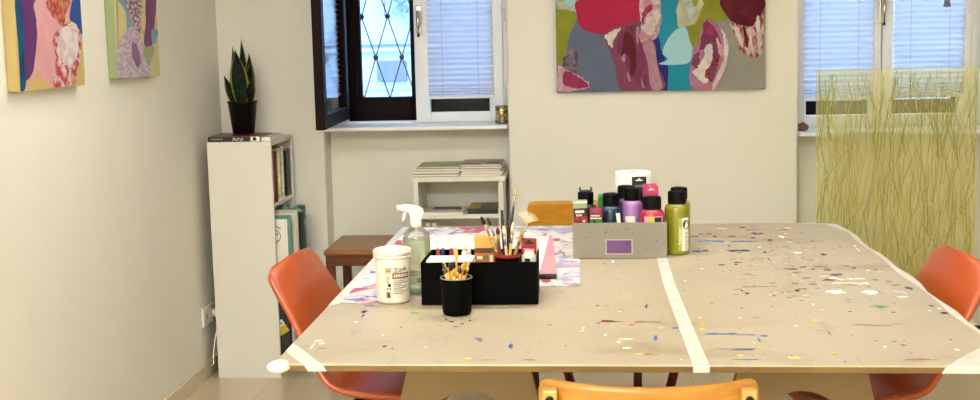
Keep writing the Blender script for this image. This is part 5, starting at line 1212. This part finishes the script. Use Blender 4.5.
BEECH = wood('beech_ply', '9a6826', 'ab7833', .35, 'X', scale=5)
def wood_chair(loc, rz, label, backm, legm, zb=.678, zt2=.770):
    """chair facing +Y at rz = 0; local origin under the seat"""
    t = thing('wooden_chair', loc, label, 'chair', rotz=rz)
    # curved plywood backrest, bulging to -Y
    bm = BM(); n = 64; W = .220; th = .009
    F = []; B = []
    def bow(x): return -.215-.055*(1-(x/W)**2)
    outl = []
    def edge(x):  # top and bottom heights with rounded corners and a slightly dipped top
        c = .024; dx = W-abs(x)
        r = 0 if dx >= c else c-sqrt(max(0, c*c-(c-dx)**2))
        return zb+r, zt2-r-.006*(1-(x/W)**2)
    rows = []
    for k in range(n+1):
        u = k/n*2-1; x = W*(abs(u)**.6)*(1 if u >= 0 else -1); lo, hi = edge(x); row = []
        for j in range(7):
            z = lo+(hi-lo)*j/6
            row.append((bm.verts.new((x, bow(x)-th/2, z)), bm.verts.new((x, bow(x)+th/2, z))))
        rows.append(row)
    for a, b2 in zip(rows, rows[1:]):
        for j in range(6):
            for s in (0, 1):
                bm.faces.new((a[j][s], b2[j][s], b2[j+1][s], a[j+1][s])).smooth = True
        for j in (0, 6): bm.faces.new((a[j][0], b2[j][0], b2[j][1], a[j][1]))
    for r in (rows[0], rows[-1]):
        for j in range(6): bm.faces.new((r[j][0], r[j][1], r[j+1][1], r[j+1][0]))
    O('backrest', bm, backm, t)
    # rear posts with end blocks and screws
    for s in (-1, 1):
        x = s*.196
        bm = BM(); add_tube(bm, [(x*1.0, -.20, 0), (x, -.19, .42), (x, -.235, .70), (x, -.246, .740)], [.015, .017, .016, .016], 4, flat=1); O('rear_leg', bm, legm, t)
        bm = BM(); add_box(bm, x-.015, x+.015, -.268, -.2365, .698, .757, .004); bl = O('post_block', bm, wood('post_block_wood', 'b08342', 'bd9250', .4, 'Z') if 'post_block_wood' not in D.materials else D.materials['post_block_wood'], t)
        bm = BM(); add_lathe(bm, [(.0085, 0), (.0085, .003), (.006, .004), (.004, .0025), (.001, .0025)], 18, M=Matrix.Translation((x, -.268, .738)) @ Matrix.Rotation(pi/2, 4, 'X')); O('screw', bm, mat('screw_black', '1a1714', .35, metal=.5), bl)
        bm = BM(); add_tube(bm, [(s*.19, .19, 0), (s*.185, .18, .43)], [.013, .017], 12); O('front_leg', bm, legm, t)
        bm = BM(); add_tube(bm, [(s*.19, .18, .22), (s*.194, -.195, .22)], .009, 8); O('stretcher', bm, legm, t)
    bm = BM(); add_tube(bm, [(-.19, -.19, .30), (.19, -.19, .30)], .009, 8); O('stretcher', bm, legm, t)
    bm = BM(); n = 40; rings = []
    for r, z in ((.97, .43), (1, .434), (1, .446), (.98, .45), (.5, .447)):
        rings.append([bm.verts.new((.21*r*math.copysign(abs(cos(2*pi*k/n))**.45, cos(2*pi*k/n)), .205*r*math.copysign(abs(sin(2*pi*k/n))**.45, sin(2*pi*k/n)), z)) for k in range(n)])
    for A, Bq in zip(rings, rings[1:]):
        for k in range(n): bm.faces.new((A[k], A[(k+1) % n], Bq[(k+1) % n], Bq[k]))
    bm.faces.new(rings[0][::-1]); bm.faces.new(rings[-1]); O('seat', bm, backm, t)
    return t
wood_chair((.112, 2.675, 0), 0, 'wooden chair with a bowed plywood back at the edge of the table nearest the photographer', BEECH, wood('beech_leg', 'b07f3c', 'c39650', .4, 'Z'))
wood_chair((-.022, 4.60, 0), pi, 'wooden chair at the far edge of the table, half hidden by the grey box', wood('honey_ply', 'a8701c', 'b87f26', .35, 'X', scale=5), wood('red_leg', '4a120c', '5e1a10', .4, 'Z'), .70, .812)

# ------------------------------------------------------------------ green screen on feet
t = thing('room_divider', (1.272, 5.30, 0), 'translucent green screen with grass strands on a white stand, before the window', 'screen')
PB, PT_ = .292, 1.283
GRN = D.materials.new('grass_resin'); GRN.use_nodes = True
N = GRN.node_tree.nodes; L = GRN.node_tree.links; N.remove(N['Principled BSDF'])
tr = N.new('ShaderNodeBsdfTransparent'); tr.inputs['Color'].default_value = (*lin('fbfae8'), 1)
df = N.new('ShaderNodeBsdfDiffuse'); df.inputs['Color'].default_value = (*lin('f2eeb4'), 1)
tl = N.new('ShaderNodeBsdfTranslucent'); tl.inputs['Color'].default_value = (*lin('f4f1ba'), 1)
gl = N.new('ShaderNodeBsdfGlossy'); gl.inputs['Roughness'].default_value = .15
m1 = N.new('ShaderNodeMixShader'); m1.inputs[0].default_value = .35; L.new(df.outputs[0], m1.inputs[1]); L.new(tl.outputs[0], m1.inputs[2])
m2 = N.new('ShaderNodeMixShader'); m2.inputs[0].default_value = .81; L.new(m1.outputs[0], m2.inputs[1]); L.new(tr.outputs[0], m2.inputs[2])
m3 = N.new('ShaderNodeMixShader'); m3.inputs[0].default_value = .03; L.new(m2.outputs[0], m3.inputs[1]); L.new(gl.outputs[0], m3.inputs[2])
L.new(m3.outputs[0], N['Material Output'].inputs['Surface'])
hw = .328
bm = BM(); add_box(bm, -hw, hw, -.005, .005, PB, PT_, .001); O('resin_panel', bm, GRN, t)
bm = BM(); 
rg = random.Random(21)
for k in range(850):
    x = rg.uniform(-hw+.004, hw-.004); z0 = PB-.25+(PT_-PB+.13)*rg.random()**1.6; ln = rg.uniform(.18, .5); lean = rg.gauss(0, .16); cu = rg.gauss(0, .6)
    y = -.0062-.0004*rg.random(); w = rg.uniform(.0006, .0020); pv = None; mi = rg.randrange(3)
    for q in range(9):
        s = q/8; z = z0+ln*s; xx = x+lean*ln*s+cu*ln*ln*s*s+.003*sin(s*9+k)
        if not (PB+.002 < z < PT_-.002 and -hw+.003 < xx < hw-.003): pv = None; continue
        ww = w*(1-.75*s)
        cur = (bm.verts.new((xx-ww, y, z)), bm.verts.new((xx+ww, y, z)))
        if pv:
            f = bm.faces.new((pv[0], pv[1], cur[1], cur[0])); f.material_index = mi
        pv = cur
o = O('grass_strands', bm, [mat('strand_olive', '7a752c', .6), mat('strand_straw', 'a8a256', .6), mat('strand_moss', '8d8838', .6)], t); o['kind'] = 'stuff'
FR = mat('stand_white', 'e3dfd3', .4)
for s in (-1, 1):
    bm = BM(); add_box(bm, s*hw-(.0 if s < 0 else -.001)-(.012 if s < 0 else 0), s*hw+(.0 if s < 0 else .012), -.012, .012, PB-.014, PB+.02, .002); O('clamp', bm, FR, t)
bm = BM(); add_box(bm, -hw-.012, hw+.012, -.012, .012, PB-.026, PB-.0005, .003); O('bottom_rail', bm, FR, t)
for s in (-1, 1):
    x = s*(hw-.055)
    bm = BM(); add_box(bm, x-.014, x+.014, -.27, .20, .228, .256, .004); ft = O('foot', bm, FR, t)
    bm = BM(); add_box(bm, x-.0165, x+.0165, -.292, -.268, .222, .262, .003); O('end_cap', bm, BLACK, ft)
    bm = BM(); add_box(bm, x-.012, x+.012, -.012, .012, .255, PB-.026); O('bracket', bm, FR, ft)
    cst = BM(); add_lathe(cst, [(.008, -.012), (.026, -.012), (.030, -.007), (.030, .007), (.026, .012), (.008, .012)], 28, M=Matrix.Translation((x+.012, -.255, .197)) @ Matrix.Rotation(pi/2, 4, 'Y')); O('guide_wheel', cst, BLACK, ft)
    bm = BM(); add_box(bm, s*.07-.02, s*.07+.02, -.02, .02, .03, PB-.026, .003); O('post', bm, FR, t)
bm = BM(); add_box(bm, -.10, .10, -.16, .16, 0, .03, .006); O('base_plate', bm, FR, t)

# ------------------------------------------------------------------ ceiling lamps
def lamp(name, x, y, z, sx, sy, st, label, rods=False):
    t = thing(name, (x, y, z), label, 'lamp')
    bm = frame_bm(-sx/2, sx/2, -sy/2, sy/2, -.05, -.002, .02)
    for v in bm.verts: v.co = Vector((v.co.x, v.co.z, v.co.y))
    O('housing', bm, mat('lamp_housing', 'e6e6e4', .4), t)
    bm = BM(); add_box(bm, -sx/2+.021, sx/2-.021, -sy/2+.021, sy/2-.021, -.044, -.036); O('diffuser', bm, emit('lamp_diffuser', 'f5f7f6', LAMP_S*st), t)
    if rods:
        bm = BM(); add_box(bm, -sx/2+.001, sx/2-.001, -sy/2+.001, sy/2-.001, -.004, 0); O('lid', bm, mat('lamp_housing', 'e6e6e4', .4), t)
        for s_ in (-1, 1):
            bm = BM(); add_tube(bm, [(s_*sx*.4, 0, 0), (s_*sx*.4, 0, CEIL-z)], .003, 6); O('suspension_rod', bm, CHROME, t)
lamp('pendant_lamp', -.1, 3.70, 2.2, 2.6, .26, LAMP_A, 'long white pendant lamp hanging over the work table', True)
lamp('ceiling_lamp', -.85, -.5, CEIL, 1.5, .9, LAMP_B, 'wide white ceiling lamp behind the photographer')

# ------------------------------------------------------------------ daylight
wd = D.worlds.new('daylight'); S.world = wd; wd.use_nodes = True
bg = wd.node_tree.nodes['Background']; bg.inputs['Color'].default_value = (*lin('dde7fa'), 1); bg.inputs['Strength'].default_value = WORLD_S

# ------------------------------------------------------------------ camera
yaw, tilt, roll = radians(4.6), radians(7.55), radians(1.3)
fw = Vector((-sin(yaw)*cos(tilt), cos(yaw)*cos(tilt), -sin(tilt))); rt = Vector((cos(yaw), sin(yaw), 0)); upv = rt.cross(fw)
r2 = rt*cos(roll)-upv*sin(roll); u2 = upv*cos(roll)+rt*sin(roll)
cam = D.cameras.new('camera'); cam.sensor_width = 36; cam.lens = 1250/980*36; cam.clip_start = .05
co = D.objects.new('camera', cam); COL.objects.link(co)
Mx = Matrix((r2, u2, -fw)).transposed().to_4x4(); Mx.translation = Vector((0, 0, 1.46)); co.matrix_world = Mx
S.camera = co
S.view_settings.view_transform = 'Standard'; S.view_settings.look = 'None'; S.view_settings.exposure = EXPO; S.view_settings.gamma = 1; S.view_settings.use_curve_mapping = False
S.cycles.max_bounces = 10; S.cycles.diffuse_bounces = 6; S.cycles.transparent_max_bounces = 16; S.cycles.caustics_reflective = False; S.cycles.caustics_refractive = False
S.cycles.use_denoising = True; S.cycles.sample_clamp_indirect = 6
